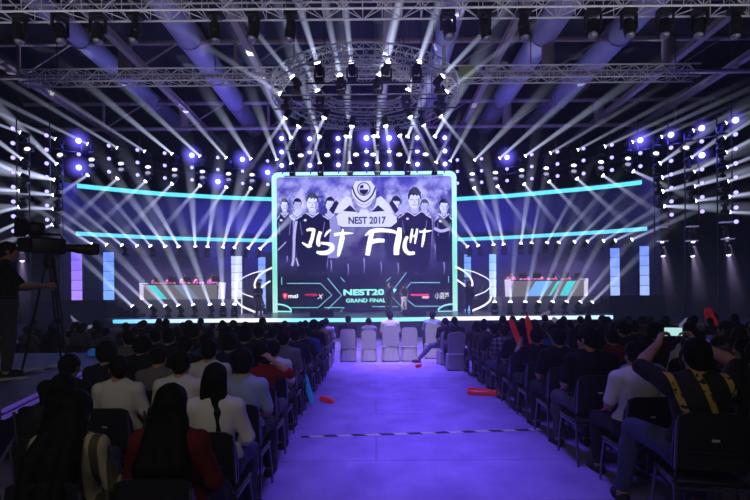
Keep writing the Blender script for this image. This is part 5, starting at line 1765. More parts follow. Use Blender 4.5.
CH_BADGE = MB().rbox((0, -0.255, 0.70), (0.045, 0.012, 0.018), 0.005, 2).mesh('chair_badge')
CH_SLOT = MB().rbox((0, -0.243, 0.62), (0.30, 0.014, 0.014), 0.005, 2).mesh('chair_slot')
CH_LEGF = MB().tube([(0.20, 0.21, 0.385), (0.215, 0.235, 0.2), (0.225, 0.245, 0.0)], 0.012, 8).mesh('chair_front_leg', True)
CH_LEGF2 = MB().tube([(-0.20, 0.21, 0.385), (-0.215, 0.235, 0.2), (-0.225, 0.245, 0.0)], 0.012, 8).mesh('chair_front_leg', True)
CH_LEGR = MB().tube([(0.215, -0.26, 0.82), (0.215, -0.215, 0.50), (0.215, -0.20, 0.40), (0.225, -0.27, 0.0)], 0.012, 8).mesh('chair_rear_leg', True)
CH_LEGR2 = MB().tube([(-0.215, -0.26, 0.82), (-0.215, -0.215, 0.50), (-0.215, -0.20, 0.40), (-0.225, -0.27, 0.0)], 0.012, 8).mesh('chair_rear_leg', True)
CH_FRAME = MB().tube([(0.205, -0.2, 0.378), (0.205, 0.2, 0.378), (-0.205, 0.2, 0.378), (-0.205, -0.2, 0.378)], 0.011, 8, True).mesh('chair_frame', True)
LEGM = pbr('chair_leg_metal', (0.18, 0.18, 0.22), 0.3, 0.8)
BADGE = pbr('chair_badge_white', (0.5, 0.5, 0.52), 0.5)
for me, m in ((CH_SEAT, PLAST), (CH_BACK, PLAST), (CH_BADGE, BADGE), (CH_SLOT, DKMET), (CH_LEGF, LEGM), (CH_LEGF2, LEGM), (CH_LEGR, LEGM), (CH_LEGR2, LEGM), (CH_FRAME, LEGM)):
    me.materials.append(m)


def black_chair(loc, rz, label, group, s=1.0):
    t = thing('stacking_chair', label, 'chair', loc, (0, 0, rz), group)
    t.scale = (s,) * 3
    for nm, me in (('seat', CH_SEAT), ('backrest', CH_BACK), ('seat_frame', CH_FRAME), ('leg', CH_LEGF), ('leg', CH_LEGF2), ('leg', CH_LEGR), ('leg', CH_LEGR2)):
        o = link(nm, me, t)
        if nm == 'backrest':
            link('badge', CH_BADGE, o)
            link('slot', CH_SLOT, o)
    return t


# white covered banquet chair
COVER = pbr('white_chair_cover', (0.50, 0.48, 0.46), 0.85, vary=0.08, scale=6, bump=0.1)
mb = MB()
prof = []
n = 48
rings = []
for z, wx, wy, amp in ((0.03, 0.236, 0.236, 0.012), (0.15, 0.230, 0.230, 0.009), (0.30, 0.224, 0.222, 0.005), (0.385, 0.220, 0.216, 0.0), (0.40, 0.205, 0.202, 0.0)):
    ring = []
    for k in range(n):
        a = 2 * PI * k / n
        c, s = math.cos(a), math.sin(a)
        m = (abs(c) ** 5 + abs(s) ** 5) ** (-1 / 5)
        w = 1 + amp * 4 * math.sin(a * 14)
        ring.append((c * m * wx * w, s * m * wy * w + 0.0, z))
    rings.append(ring)
for r in rings:
    mb.v += r
for i in range(len(rings) - 1):
    for k in range(n):
        mb.f.append((i * n + k, i * n + (k + 1) % n, (i + 1) * n + (k + 1) % n, (i + 1) * n + k))
mb.f.append(tuple(range((len(rings) - 1) * n, len(rings) * n)))
WC_SKIRT = mb.mesh('cover_skirt', True)
mb = MB()
outl = [(-0.215, 0.42)] + [(-0.215, 0.80)] + [(-0.215 + 0.10 * (1 - math.cos(a)), 0.86 + 0.09 * math.sin(a)) for a in np.linspace(0, PI / 2, 6)] + [(0.215 - 0.10 * (1 - math.cos(a)), 0.86 + 0.09 * math.sin(a)) for a in np.linspace(PI / 2, 0, 6)] + [(0.215, 0.80), (0.215, 0.42)]
front_ = [(x, -0.175 - 0.06 * (z - 0.42), z) for x, z in outl]
mb.prism(front_, (0, -0.06, 0))
WC_BACK = mb.mesh('cover_back', True)
WC_LEG = [MB().bar((sx * 0.19, sy * 0.19, 0), (sx * 0.19, sy * 0.19, 0.05), 0.016).mesh('covered_chair_leg') for sx in (-1, 1) for sy in (-1, 1)]
WC_SKIRT.materials.append(COVER)
WC_BACK.materials.append(COVER)
for q in WC_LEG:
    q.materials.append(DKMET)


def white_chair(loc, rz, label, group, s=1.0):
    t = thing('covered_chair', label, 'chair', loc, (0, 0, rz), group)
    t.scale = (s,) * 3
    link('cover_back', WC_BACK, t)
    link('cover_skirt', WC_SKIRT, t)
    for q in WC_LEG:
        link('leg', q, t)
    return t


# ---- camera risers (also keep seats off them)
LP_EDGE = ((-3.45, 4.6), (-4.75, 9.4))


def on_riser(x, y):
    if 4.0 < y < 10.2 and x < LP_EDGE[0][0] + (y - 4.6) * (LP_EDGE[1][0] - LP_EDGE[0][0]) / 4.8 + 0.55:
        return True
    return x > 6.6 and 9.2 < y < 12.6


def colour_label(c):
    return {'gold': 'black tee with gold stripes on the back', 'plaid': 'dark and white plaid shirt', 'stripe': 'olive and cream striped top'}.get(c, c + (' top' if c in ('maroon', 'khaki') else ' tee'))


def cloth(c):
    return {'gold': GOLD_STRIPE, 'plaid': PLAID, 'stripe': OLIVE_STRIPE}.get(c) or SHM[c]


HAIRW = {'A': 'short black hair', 'B': 'short black hair, leaning forward,', 'C': 'short black hair, head turned left,', 'D': 'short black hair, arms folded,', 'E': 'bushy black hair, head tilted right,', 'F': 'short black hair, head bowed,', 'Ab': 'bushy black hair', 'Al': 'long black hair',
         'Cl': 'long black hair, head turned left,', 'Ep': 'black ponytail', 'Dc': 'dark cap', 'Lv': 'very long black hair', 'Fv': 'very long black hair', 'Ap': 'black hair and thin ponytail'}
ROWS = [2.85 + 0.9 * k for k in range(13)]
HERO = {('L', 0, 0): ('Lv', 'maroon', 1.0, 0), ('L', 0, 1): ('Fv', 'stripe', 0.98, 0), ('L', 1, 0): ('Ap', 'white', 1.0, 0), ('L', 1, 1): None, ('L', 1, 2): ('Al', 'charcoal', 0.95, 0), ('L', 2, 0): ('Ab', 'pale blue', 1.0, 0), ('L', 2, 1): ('A', 'white', 1.0, 0), ('L', 2, 2): ('C', 'white', 0.97, 0),
        ('L', 2, 3): ('B', 'black', 1.0, 0), ('L', 3, 0): ('raise', 'red', 1.0, 0), ('L', 3, 1): ('A', 'white', 1.02, 0), ('L', 3, 2): ('F', 'grey', 0.96, 0), ('L', 3, 3): ('Ab', 'navy', 1.0, 0), ('L', 4, 0): ('A', 'white', 0.95, 0), ('L', 4, 1): ('Ab', 'navy', 1.02, 0), ('L', 4, 2): ('A', 'black', 1.0, 0), ('L', 4, 3): ('E', 'black', 1.0, 0), ('L', 5, 0): ('A', 'grey', 1.0, 0), ('L', 5, 1): ('Ab', 'black', 1.05, 0), ('L', 5, 2): ('A', 'blue', .98, 0), ('L', 6, 0): ('B', 'navy', 1.0, 0), ('L', 6, 1): ('A', 'navy', 1.03, 0), ('L', 7, 0): ('D', 'black', 1.0, 0), ('L', 8, 0): ('C', 'blue', 0.95, 0),
        ('L', 9, 0): ('Ab', 'black', 1.06, 0), ('L', 10, 0): ('A', 'khaki', 1.0, 0), ('L', 11, 0): ('A', 'khaki', 1.0, 0), ('L', 12, 0): ('A', 'white', 1.0, 0),
        ('R', 0, 0): None, ('R', 1, 0): ('phone', 'gold', 1.12, -13), ('R', 2, 0): ('A', 'white', 1.04, 0), ('R', 2, 1): ('Al', 'black', 1.0, 0), ('R', 3, 0): ('C', 'black', 1.10, 0), ('R', 3, 1): ('D', 'pale blue', .98, 0), ('R', 4, 0): ('A', 'black', 1.05, 0), ('R', 4, 1): ('B', 'navy', 1.0, 0), ('R', 5, 0): ('sticks', 'black', 1.0, 0), ('R', 5, 1): ('Al', 'grey', 1.0, 0), ('R', 6, 0): ('Ab', 'black', 1.02, 0), ('R', 7, 0): ('A', 'plaid', 1.0, 0),
        ('R', 8, 0): ('A', 'charcoal', 0.98, 0), ('R', 9, 0): ('B', 'olive', 1.04, 0), ('R', 10, 0): ('Ep', 'brown', 1.0, 0), ('R', 11, 0): ('A', 'black', 1.05, 0), ('R', 12, 0): ('legout', 'black', 1.0, 12)}
YOFF = {('R', 12, 0): -0.35, ('R', 11, 0): -0.40, ('R', 10, 0): -0.35, ('R', 9, 0): -0.2, ('R', 8, 0): -0.1}
XOFF = {('R', 12, 0): -0.50, ('R', 11, 0): -0.40, ('R', 10, 0): -0.05, ('R', 1, 0): 0.05, ('R', 2, 0): 0.06}
POOL = ['A'] * 5 + ['Ab'] * 3 + ['B'] * 2 + ['C'] * 2 + ['D'] * 2 + ['E'] * 2 + ['F'] + ['Al'] * 2 + ['Cl'] + ['Ep'] + ['Dc']
COLS_POOL = ['black'] * 8 + ['navy'] * 5 + ['charcoal'] * 4 + ['grey'] * 3 + ['white'] * 4 + ['red', 'maroon', 'blue', 'pale blue', 'khaki', 'brown', 'teal']
rr = random.Random(77)
SEATED = {}
for side in 'LR':
    for k, d in enumerate(ROWS):
        for j in range(16):
            x = (-1.17 - 0.035 * min(k, 5) - 0.57 * j) if side == 'L' else (2.36 + 0.57 * j)
            x += XOFF.get((side, k, j), 0)
            hero = (side, k, j) in HERO
            jx, jy, jr = rr.uniform(-.02, .02), rr.uniform(-.05, .05), rr.uniform(-8, 8)
            pk, ck, sk = rr.choice(POOL), rr.choice(COLS_POOL), rr.uniform(0.94, 1.05)
            empty_p = rr.random()
            px = CX + x / d * FOC
            if not hero and (px < -12 or px > 762 or on_riser(x, d)):
                continue
            blk = 'left' if side == 'L' else 'right'
            place = f'{ORD[k + 1]} {blk} row from the camera, {ORD[j + 1]} from aisle'
            if hero:
                h = HERO[(side, k, j)]
                if h is None:
                    continue
                pk, ck, sk, jr = h
                jx = jy = 0
            elif empty_p < 0.06:
                continue
            sk *= 0.935 if k >= 9 else 0.965 if k >= 7 else 1.0
            white_seat = (k >= 11 and j < 3) or (k >= 10 and empty_p > 0.8)
            yc = d + jy + YOFF.get((side, k, j), 0)
            loc = (x + jx, yc, 0)
            g = f'spectators in the {blk} block'
            gc = f'chairs of the {blk} block'
            who = {'phone': 'person filming with a raised phone, ', 'sticks': 'person holding up two red cheering sticks, ', 'raise': 'person with hand raised to the back of the head, ', 'legout': 'person stretching one leg into the aisle, '}.get(pk)
            if who:
                lab = who + colour_label(ck).replace(' on the back', '') + f', {ORD[k + 1]} {blk} row'
            else:
                lab = f'person, {HAIRW[pk].strip(",")}, {colour_label(ck)}, {ORD[k + 1]} {blk} row, {ORD[j + 1]} from aisle'
            tr = JEANS if (pk == 'phone' or empty_p > 0.75) else GREYP if empty_p > .65 else PANTS
            SEATED[(side, k, j)] = person(fig(pk), lab, (loc[0], loc[1], 0.0), rad(jr), sk, cloth(ck), tr, HAIRB if ck in ('brown',) else HAIRM, group=None)
            # the chair stays upright under the sitter, scaled seat heights are close enough to touch
            if white_seat:
                white_chair((loc[0], loc[1] - 0.055, 0), rad(jr), f'white covered chair, {place}', 'white covered chairs', sk)
            else:
                black_chair((loc[0], loc[1] - 0.02, 0), rad(jr), f'black stacking chair, {place}', gc, sk)

# front centre row of white covered chairs
for i, (px, pk, ck, sk) in enumerate(((348, 'A', 'black', 0.97), (368.5, 'C', 'grey', 0.92), (390, 'A', 'white', 1.06), (408.5, None, None, 1), (432, 'D', 'pale blue', 1.06))):
    d = 14.1 if i < 4 else 14.65
    x = (px - CX) / FOC * d
    pos = ('leftmost of five in the front centre row', 'second from left in the front centre row', 'middle of the front centre row', 'the empty one in the front centre row', 'rightmost of five in the front centre row')[i]
    white_chair((x, d - 0.04, 0), 0, f'white covered chair, {pos}', 'white covered chairs', sk)
    if pk:
        person(fig(pk), f'person, short hair, {colour_label(ck)}, on white chair, {pos.replace("the front centre row", "front centre row")}', (x, d + 0.02, 0), 0, sk, cloth(ck), PANTS)
for k, (x, y) in enumerate(((0.2, 0),)):
    pass

# ---- cheering sticks
def stick(a, b, r, mat, label, group=None, name='cheering_stick'):
    a, b = Vector(a), Vector(b)
    L = (b - a).length
    M = Matrix.Translation(a) @ (b - a).to_track_quat('Z', 'Y').to_matrix().to_4x4()
    t = thing(name, label, 'cheering stick', a, group=group)
    t.matrix_world = M
    MB().lathe([(0.004, 0), (r * 0.6, 0.012), (r * 0.95, 0.05), (r, 0.12), (r, L - 0.12), (r * 0.95, L - 0.05), (r * 0.6, L - 0.012), (0.004, L)], 16).build('tube', mat, t, True)
    MB().rbox((0, 0, -0.012), (r * 1.1, 0.004, 0.03), 0.001, 1).build('seal', mat, t)
    MB().rbox((0, 0, L + 0.012), (r * 1.1, 0.004, 0.03), 0.001, 1).build('seal', mat, t)
    return t


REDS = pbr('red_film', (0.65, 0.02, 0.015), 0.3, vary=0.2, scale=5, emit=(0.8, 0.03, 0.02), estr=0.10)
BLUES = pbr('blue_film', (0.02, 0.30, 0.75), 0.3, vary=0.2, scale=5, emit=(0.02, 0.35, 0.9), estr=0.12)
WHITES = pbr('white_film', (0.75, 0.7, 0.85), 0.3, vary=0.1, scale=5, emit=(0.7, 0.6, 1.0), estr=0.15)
sp = SEATED[('R', 5, 0)].location
stick(sp + Vector((-0.085, 0.44, 0.98)), sp + Vector((-0.24, 0.50, 1.44)), 0.042, REDS, 'red inflated cheering stick leaning left in a raised hand', 'held red sticks')
stick(sp + Vector((0.085, 0.44, 1.00)), sp + Vector((0.03, 0.52, 1.48)), 0.042, REDS, 'red inflated cheering stick held nearly upright in a raised hand', 'held red sticks')
for (x0, y0, x1, y1, d, m, lab) in ((709, 327, 705.5, 309, 13.2, REDS, 'red inflated cheering stick raised far right, the steeper of a pair'), (718, 327, 709, 308, 13.3, REDS, 'red inflated cheering stick raised far right, the more tilted of a pair'),
                                    (618, 350, 617, 336, 9.6, REDS, 'short red cheering stick upright between dark heads near the white T-shirt'), (652, 338, 651.5, 324, 10.5, REDS, 'red cheering stick upright behind the raised phone'),
                                    (559, 323.6, 552.5, 317.6, 13.0, WHITES, 'white inflated cheering stick tilted left above the red ones'), (540.5, 316.5, 550, 311.6, 15.2, WHITES, 'white inflated cheering stick raised before the deck lights'), (680, 327, 689, 318, 14.4, WHITES, 'white inflated cheering stick tilted right at the far right')):
    stick(P(x0, y0, d), P(x1, y1, d), 0.05 if m is not WHITES else 0.06, m, lab)
p = P(312.5, 405, 8.3)
stick((p.x, 8.3, 0.04), (p.x - 0.13, 8.25, 0.56), 0.045, BLUES, 'blue inflated cheering stick standing at the aisle edge of the left block')
stick((1.72, 9.35, 0.055), (2.22, 8.95, 0.05), 0.055, REDS, 'red inflated cheering stick lying on the aisle carpet at the right')
stick((1.66, 9.12, 0.05), (2.16, 9.02, 0.045), 0.045, REDS, 'second red cheering stick lying beside the first on the aisle')
stick((-0.98, 8.75, 0.045), (-0.72, 8.45, 0.04), 0.045, REDS, 'red cheering stick lying by the foot of the blue stick')
p = P(418, 368.5, 12.6)
stick((p.x - 0.07, 12.6, 0.05), (p.x + 0.10, 12.75, 0.06), 0.05, REDS, 'small crumpled red cheering stick on carpet before the covered chairs')

# ---- the raised phone
sp = SEATED[('R', 1, 0)]
s_ = 1.12
t = thing('mobile_phone', 'mobile phone with a bright screen held up by the person in gold stripes', 'phone', sp.location + Matrix.Rotation(rad(-13), 3, 'Z') @ Vector((0, 0.445 * s_, 1.325 * s_)), (rad(-6), 0, rad(-13)))
MB().rbox((0, 0, 0), (0.155, 0.010, 0.078), 0.006, 2).build('phone_body', BLACK, t)
MB().box((0, -0.0065, 0), (0.135, 0.002, 0.068)).build('display', emis('phone_screen', (0.35, 0.62, 0.60), 0.9), t)

# ---- hazard tape across the aisle
def tape_mat():
    m = bpy.data.materials.new('hazard_tape')
    m.use_nodes = True
    nt = m.node_tree
    b = nt.nodes['Principled BSDF']
    tc = nt.nodes.new('ShaderNodeTexCoord')
    w = nt.nodes.new('ShaderNodeTexWave')
    w.wave_type = 'BANDS'
    w.bands_direction = 'DIAGONAL'
    w.inputs['Scale'].default_value = 1.6
    nt.links.new(tc.outputs['Object'], w.inputs['Vector'])
    cr = nt.nodes.new('ShaderNodeValToRGB')
    cr.color_ramp.interpolation = 'CONSTANT'
    cr.color_ramp.elements[0].color = (0.012, 0.012, 0.012, 1)
    cr.color_ramp.elements[1].position = 0.5
    cr.color_ramp.elements[1].color = (0.62, 0.55, 0.40, 1)
    nt.links.new(w.outputs['Fac'], cr.inputs[0])
    nt.links.new(cr.outputs[0], b.inputs['Base Color'])
    return m


A, B = P(299, 436.5, 6.4), P(543, 429.5, 6.75)
dA = HC / ((436.5 - HY) / FOC)
pa, pb_ = Vector((-0.97, 6.46, 0.0)), Vector((2.25, 6.72, 0.0))
mb = MB()
dv = (pb_ - pa).normalized()
nv = Vector((-dv.y, dv.x, 0)) * 0.045
n = 40
vs = []
for k in range(n + 1):
    q = pa + (pb_ - pa) * k / n
    z = 0.006 + 0.004 * math.sin(k * 1.7)
    vs += [tuple(q - nv + Vector((0, 0, 0.002))), tuple(q + Vector((0, 0, z + 0.008))), tuple(q + nv + Vector((0, 0, 0.002)))]
fs = [(3 * k + i, 3 * k + 3 + i, 3 * k + 4 + i, 3 * k + 1 + i) for k in range(n) for i in (0, 1)]
mb.add(vs, fs)
tag(mb.build('hazard_tape', tape_mat()), 'black and yellow-white hazard tape laid across the purple aisle carpet', 'tape')

# ---- low barriers before the front rows
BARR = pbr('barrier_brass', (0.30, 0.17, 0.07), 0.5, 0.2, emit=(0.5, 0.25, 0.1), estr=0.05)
for x0, x1, lab in ((-9.6, -4.6, 'brown crowd barrier rail behind the front rows of the left block'), (3.9, 10.4, 'brown crowd barrier rail behind the front rows of the right block')):
    t = thing('barrier', lab, 'barrier', (x0, 15.6, 0), group='crowd barriers')
    MB().bar((0, 0, 0.86), (x1 - x0, 0, 0.86), 0.028).build('top_rail', BARR, t)
    MB().bar((0, 0, 0.2), (x1 - x0, 0, 0.2), 0.02).build('bottom_rail', BARR, t)
    n = int((x1 - x0) / 1.2)
    for k in range(n + 1):
        x = (x1 - x0) * k / n
        MB().bar((x, 0, 0.03), (x, 0, 0.86), 0.02).build('post', BARR, t)
        MB().rbox((x, 0, 0.015), (0.08, 0.4, 0.03), 0.01, 1).build('foot', DKMET, t)

# ---- people on stage
def on_deck(px, d):
    return Vector(((px - CX) / FOC * d, d, ZD))


person(fig('host'), 'presenter in dark suit standing on the stage before the screen', on_deck(388.5, 27.5), rad(200), 1.04, SHM['navy'], PANTS, HAIRM)
person(fig('hostess'), 'presenter in dark top and white trousers standing on the stage', on_deck(404, 27.8), rad(150), 0.96, SHM['black'], pbr('white_trousers', (0.6, 0.55, 0.58), 0.8), HAIRB)
person(fig('oper'), 'stagehand in grey trousers at the foot of the left curved stair', on_deck(258.5, 26.2), rad(160), 1.0, SHM['navy'], pbr('khaki_trousers', (0.22, 0.17, 0.12), 0.8), HAIRM)
person(fig('host'), 'stagehand in black at the foot of the right curved stair', on_deck(469, 26.2), rad(190), 1.0, SHM['black'], PANTS, HAIRM)
for px, d, zz, lab in ((388.5, 27.5, 1.34, 'black microphone in the hand of the presenter in suit'), (404, 27.8, 1.30, 'black microphone in the hand of the presenter in white trousers')):
    rz = rad(200) if px < 390 else rad(150)
    s = 1.04 if px < 390 else 0.96
    o = Matrix.Translation(on_deck(px, d)) @ Matrix.Rotation(rz, 4, 'Z') @ Vector((0.03 * s, 0.31 * s, zz * s + 0.06))
    t = thing('microphone', lab, 'microphone', o, (rad(-20), 0, 0), 'microphones')
    MB().lathe([(0.012, -0.10), (0.016, 0.06)], 10).build('handle', BLACK, t)
    MB().lathe([(0.018, 0.06), (0.027, 0.085), (0.024, 0.11), (0.008, 0.12)], 12).build('grille', DKMET, t, True)

# ---- players at the desks
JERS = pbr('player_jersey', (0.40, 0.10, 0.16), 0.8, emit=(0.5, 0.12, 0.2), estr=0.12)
for (x0, x1, h), sd in ((dl, 'left'), (dr, 'right')):
    for k in range(5):
        x = x0 + (x1 - x0) * (k + 0.5) / 5
        person(fig('player'), f'player in red jersey at the {sd} desk, {ORD[k + 1]} from its left end', (x - 0.18, 28.05, ZP), PI + rad(rr.uniform(-10, 10)), 1.06, JERS, PANTS)
        black_chair((x - 0.18, 28.09, ZP), PI, f'black chair at the {sd} player desk, {ORD[k + 1]} from its left end', f'chairs at the {sd} player desk', 1.06)

# ---- camera riser, camera and operator at the left
RISM = pbr('riser_black', (0.012, 0.012, 0.016), 0.6)
RTOP = pbr('riser_top', (0.10, 0.09, 0.14), 0.5)
t = thing('camera_riser', 'dark raised camera platform with a violet-lit edge at the left of the audience', 'platform', (0, 0, 0))
(ex0, ey0), (ex1, ey1) = LP_EDGE
poly = [(ex0, ey0), (ex1, ey1), (-8.5, ey1), (-8.5, ey0)]
MB().prism([(x, y, 0.70) for x, y in poly], (0, 0, 0.10)).build('deck', RTOP, t)
EDG = pbr('violet_edge', (0.14, 0.10, 0.30), 0.4, emit=(0.16, 0.08, 0.6), estr=0.35)  # violet light painted into the trim as colour and glow
ed = Vector((ex1 - ex0, ey1 - ey0, 0)).normalized()
en = Vector((-ed.y, ed.x, 0))
en = en if en.x > 0 else -en
mb = MB()
for z in (0.70, 0.765):
    a_, b_ = Vector((ex0, ey0, z)), Vector((ex1, ey1, z))
    mb.prism([a_ + en * 0.003, b_ + en * 0.003, b_ + en * 0.03, a_ + en * 0.03], (0, 0, 0.032))
mb.build('edge_trim', EDG, t)
for k in range(5):
    f = k / 4
    q = Vector((ex0 + (ex1 - ex0) * f - 0.15, ey0 + (ey1 - ey0) * f, 0))
    MB().bar(q, q + Vector((0, 0, 0.70)), 0.025).build('leg', ALU, t)
    if k < 4:
        q2 = Vector((ex0 + (ex1 - ex0) * (f + .25) - 0.15, ey0 + (ey1 - ey0) * (f + .25), 0))
        MB().bar(q + Vector((0, 0, 0.08)), q2 + Vector((0, 0, 0.66)), 0.014).build('brace', ALU, t)
for q in ((-8.3, 4.8), (-8.3, 9.2)):
    MB().bar((*q, 0), (*q, 0.70), 0.025).build('leg', ALU, t)
t = thing('camera_riser', 'dark raised platform with a violet-lit edge at the far right of the audience', 'platform', (0, 0, 0))
MB().box((9.3, 10.9, 0.75), (4.0, 2.6, 0.10)).build('deck', RTOP, t)
MB().box((7.285, 10.9, 0.75), (0.03, 2.6, 0.10)).box((9.3, 9.585, 0.75), (4.0, 0.03, 0.10)).build('edge_trim', EDG, t)
for x in (7.4, 11.2):
    for y in (9.7, 12.1):
        MB().bar((x, y, 0), (x, y, 0.70), 0.025).build('leg', ALU, t)

CD = 7.05
cp = P(50, 246, CD)
hd = Vector((0.78, 0.62, -0.03)).normalized()
Rc = hd.to_track_quat('Y', 'Z').to_matrix()
cmt = thing('video_camera', 'large black broadcast video camera on a tripod at the left', 'video camera', cp)
cmt.rotation_euler = Rc.to_euler()
MB().rbox((0, -0.02, 0), (0.16, 0.42, 0.22), 0.03, 3).build('camera_body', BLACK, cmt, True)
MB().lathe([(0.055, 0), (0.06, 0.12), (0.07, 0.14), (0.07, 0.26), (0.085, 0.28), (0.085, 0.34), (0.07, 0.34)], 20, Matrix.Translation((0, 0.19, -0.01)) @ Matrix.Rotation(-PI / 2, 4, 'X')).build('lens', BLACK, cmt, True)
MB().rbox((0, 0.56, 0.0), (0.20, 0.10, 0.16), 0.02, 2).build('lens_hood', BLACK, cmt)
vf = MB().rbox((-0.04, -0.16, 0.22), (0.30, 0.20, 0.19), 0.06, 4).build('viewfinder', BLACK, cmt, True)
MB().lathe([(0.09, 0), (0.13, 0.10), (0.14, 0.16), (0.12, 0.16)], 20, Matrix.Translation((-0.04, -0.25, 0.23)) @ Matrix.Rotation(PI / 2, 4, 'X')).build('viewfinder_hood', MATTE, vf, True)
MB().tube([(0, -0.12, 0.11), (0, -0.10, 0.16), (0, 0.12, 0.17), (0, 0.15, 0.11)], 0.016, 8).build('carry_handle', BLACK, cmt, True)
MB().rbox((0, -0.30, -0.01), (0.13, 0.14, 0.19), 0.02, 2).build('battery', MATTE, cmt)
trp = thing('camera_tripod', 'black camera tripod with a pan handle under the broadcast camera', 'tripod', (cp.x, cp.y, 0.80))
hz_ = cp.z - 0.80
MB().lathe([(0.05, hz_ - 0.32), (0.09, hz_ - 0.28), (0.09, hz_ - 0.20), (0.07, hz_ - 0.18), (0.07, hz_ - 0.125), (0.10, hz_ - 0.125)], 16).build('fluid_head', BLACK, trp, True)
for k in range(3):
    a = rad(100 + 120 * k)
    e = Vector((math.cos(a) * 0.34, math.sin(a) * 0.34, 0.015))
    tp = Vector((math.cos(a) * 0.06, math.sin(a) * 0.06, hz_ - 0.30))
    side_ = Vector((-math.sin(a), math.cos(a), 0)) * 0.025
    l = MB().bar(tp + side_, tp + side_ + (e - tp) * 0.55, 0.013).bar(tp - side_, tp - side_ + (e - tp) * 0.55, 0.013).bar(tp + (e - tp) * 0.5, e, 0.014).build('leg', BLACK, trp, True)
    MB().lathe([(0.02, 0), (0.025, 0.02), (0.014, 0.05)], 10, Matrix.Translation(e - Vector((0, 0, 0.012)))).build('rubber_foot', MATTE, l)
hnd = Vector((0.20, -0.27, 1.24))
MB().tube([(0.02, -0.06, hz_ - 0.24), (0.12, -0.18, hz_ - 0.36), tuple(hnd)], 0.012, 8).build('pan_handle', BLACK, trp, True)
op = P(8, 300, 7.0)
per = person(fig('oper'), 'camera operator in black T-shirt standing on the riser behind the camera', (cp.x - 0.20, cp.y - 0.55, 0.80), rad(-56), 1.02, SHM['black'], pbr('operator_trousers', (0.04, 0.045, 0.05), 0.85), HAIRM)
# loose things lying on the riser
PAPER = pbr('white_paper', (0.62, 0.62, 0.66), 0.8)
for (px, d, w, l, hgt, mat, nm, lab, cat, rz) in ((57, 7.45, 0.30, 0.42, 0.03, PAPER, 'paper_stack', 'flat white stack of paper on the riser near the tripod', 'paper', 12), (24, 6.9, 0.36, 0.30, 0.05, PAPER, 'paper_stack', 'crumpled white papers on the riser at the operator feet', 'paper', -25),
                                                  (8, 6.3, 0.34, 0.26, 0.02, PAPER, 'paper_stack', 'white papers at the left edge of the riser', 'paper', 30)):
    x = (px - CX) / FOC * d
    t = thing(nm, lab, cat, (x, d, 0.80), (0, 0, rad(rz)), 'papers on the camera riser')
    for k in range(3):
        MB().rbox((0.015 * k, -0.01 * k, hgt * (k + 0.5) / 3), (w, l, hgt / 3.2), 0.003, 1, Matrix.Rotation(rad(7 * k), 3, 'Z')).build('sheet', mat, t)
x = (101 - CX) / FOC * 8.9
t = thing('blue_bag', 'bright blue cloth bag lying on the far end of the riser', 'bag', (x, 8.95, 0.80), (0, 0, rad(20)))
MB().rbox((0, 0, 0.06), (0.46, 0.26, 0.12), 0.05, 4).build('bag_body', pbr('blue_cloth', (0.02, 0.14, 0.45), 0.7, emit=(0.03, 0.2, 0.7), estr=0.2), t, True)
MB().tube([(-0.12, -0.06, 0.11), (-0.10, -0.03, 0.17), (0.10, -0.03, 0.17), (0.12, -0.06, 0.11)], 0.01, 6).build('strap', PLAST, t, True)
# ================================================================ house and wash lights, added fill lights, world, render look
def area(loc, d, sx, sy, power, col, spread=180):
    l = light('wash_light', 'AREA', loc, power, col, None, aim(d), shape='RECTANGLE', size=sx, size_y=sy, spread=rad(spread))
    return l


# violet wash down the aisle carpet, brighter before the stage
area((0.55, 8.6, 9.2), (0, 0, -1), 2.2, 9.0, 150, (0.19, 0.11, 1.0), 24)
area((0.5, 13.6, 9.2), (0, 0.10, -1), 3.0, 4.0, 230, (0.24, 0.15, 1.0), 30)
area((0.0, 18.4, 9.0), (0, 0.0, -1), 14.0, 3.0, 330, (0.42, 0.34, 1.0), 34)


def spot(loc, to, power, col, ang, blend=0.6):
    light('front_lamp', 'SPOT', loc, power, col, None, aim(Vector(to) - Vector(loc)), spot_size=rad(ang), spot_blend=blend, shadow_soft_size=0.15)


# unseen white spots, added to brighten the covered chairs and the presenters
spot((0.5, 8.6, 9.4), (0.55, 14.6, 0.7), 2300, (1.0, 0.96, 0.92), 19)
spot((0.3, 14.2, 9.6), (0.9, 27.6, 1.9), 14000, (0.95, 0.93, 1.0), 8)
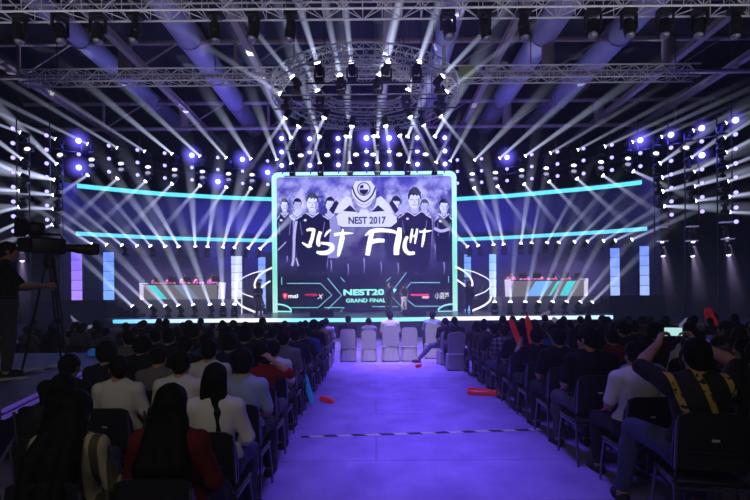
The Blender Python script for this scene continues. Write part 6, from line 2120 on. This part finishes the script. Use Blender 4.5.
# stage wash
area((-0.5, 25.5, 9.5), (0, 0.06, -1), 18, 2, 40, (0.62, 0.60, 1.0), 45)
# blue wash on the wings and the back of the stage
for x, y, dx, pw in ((-12, 26.0, -0.05, 25), (10.5, 26.0, 0.05, 20), (-8.6, 27.4, 0.1, 800), (7.4, 27.4, -0.1, 600)):
    area((x, y, 2.3), (dx, 0.4, 1), 3.0, 0.5, pw, (0.14, 0.09, 1.0), 110)
# violet wash on the roof
for x, y, pw in ((-8.5, 20, 420), (4, 20, 700), (9.5, 20, 700), (-3, 22, 260)):
    area((x, y, 10.8), (0, 0.1, 1), 2.5, 6, pw * 0.008, (0.30, 0.20, 1.0), 120)
area((0, 12.6, 8.4), (0, 0.75, 1), 22, 0.5, 65, (0.85, 0.80, 0.92), 90)  # unseen strip added to brighten the nearest truss from below
area((0, 17.2, 8.6), (0, 0.85, 1), 22, 0.5, 32, (0.85, 0.80, 0.95), 90)  # a second added strip, for the truss and rings behind
# weak warm-white house light over the seats, from behind the camera
area((-1.2, -1.2, 5.0), (0.0, 1.5, -1), 5, 1, 25, (1.0, 0.90, 0.78), 120)
# light of the stage falling on the audience
area((-0.5, 22.0, 6.5), (0, -1, -0.42), 14, 3, 5, (0.50, 0.46, 1.0), 120)

w = bpy.data.worlds.new('hall_dark')
SC.world = w
w.use_nodes = True
w.node_tree.nodes['Background'].inputs[0].default_value = (0.01, 0.01, 0.03, 1)
w.node_tree.nodes['Background'].inputs[1].default_value = 0.0
SC.view_settings.view_transform = 'Standard'
SC.view_settings.look = 'None'
SC.view_settings.exposure = 0.0
SC.cycles.use_denoising = True
SC.cycles.max_bounces = 4
SC.cycles.diffuse_bounces = 2
SC.cycles.glossy_bounces = 2
SC.cycles.volume_bounces = 0
SC.cycles.transparent_max_bounces = 8
SC.cycles.sample_clamp_direct = 0
SC.cycles.sample_clamp_indirect = 4
SC.cycles.use_light_tree = True

# unseen lights added above the desks to brighten the players
for x in (-10.4, 9.3):
    area((x, 26.6, 5.4), (0, 0.42, -1), 5.0, 0.3, 170, (0.9, 0.75, 1.0), 90)
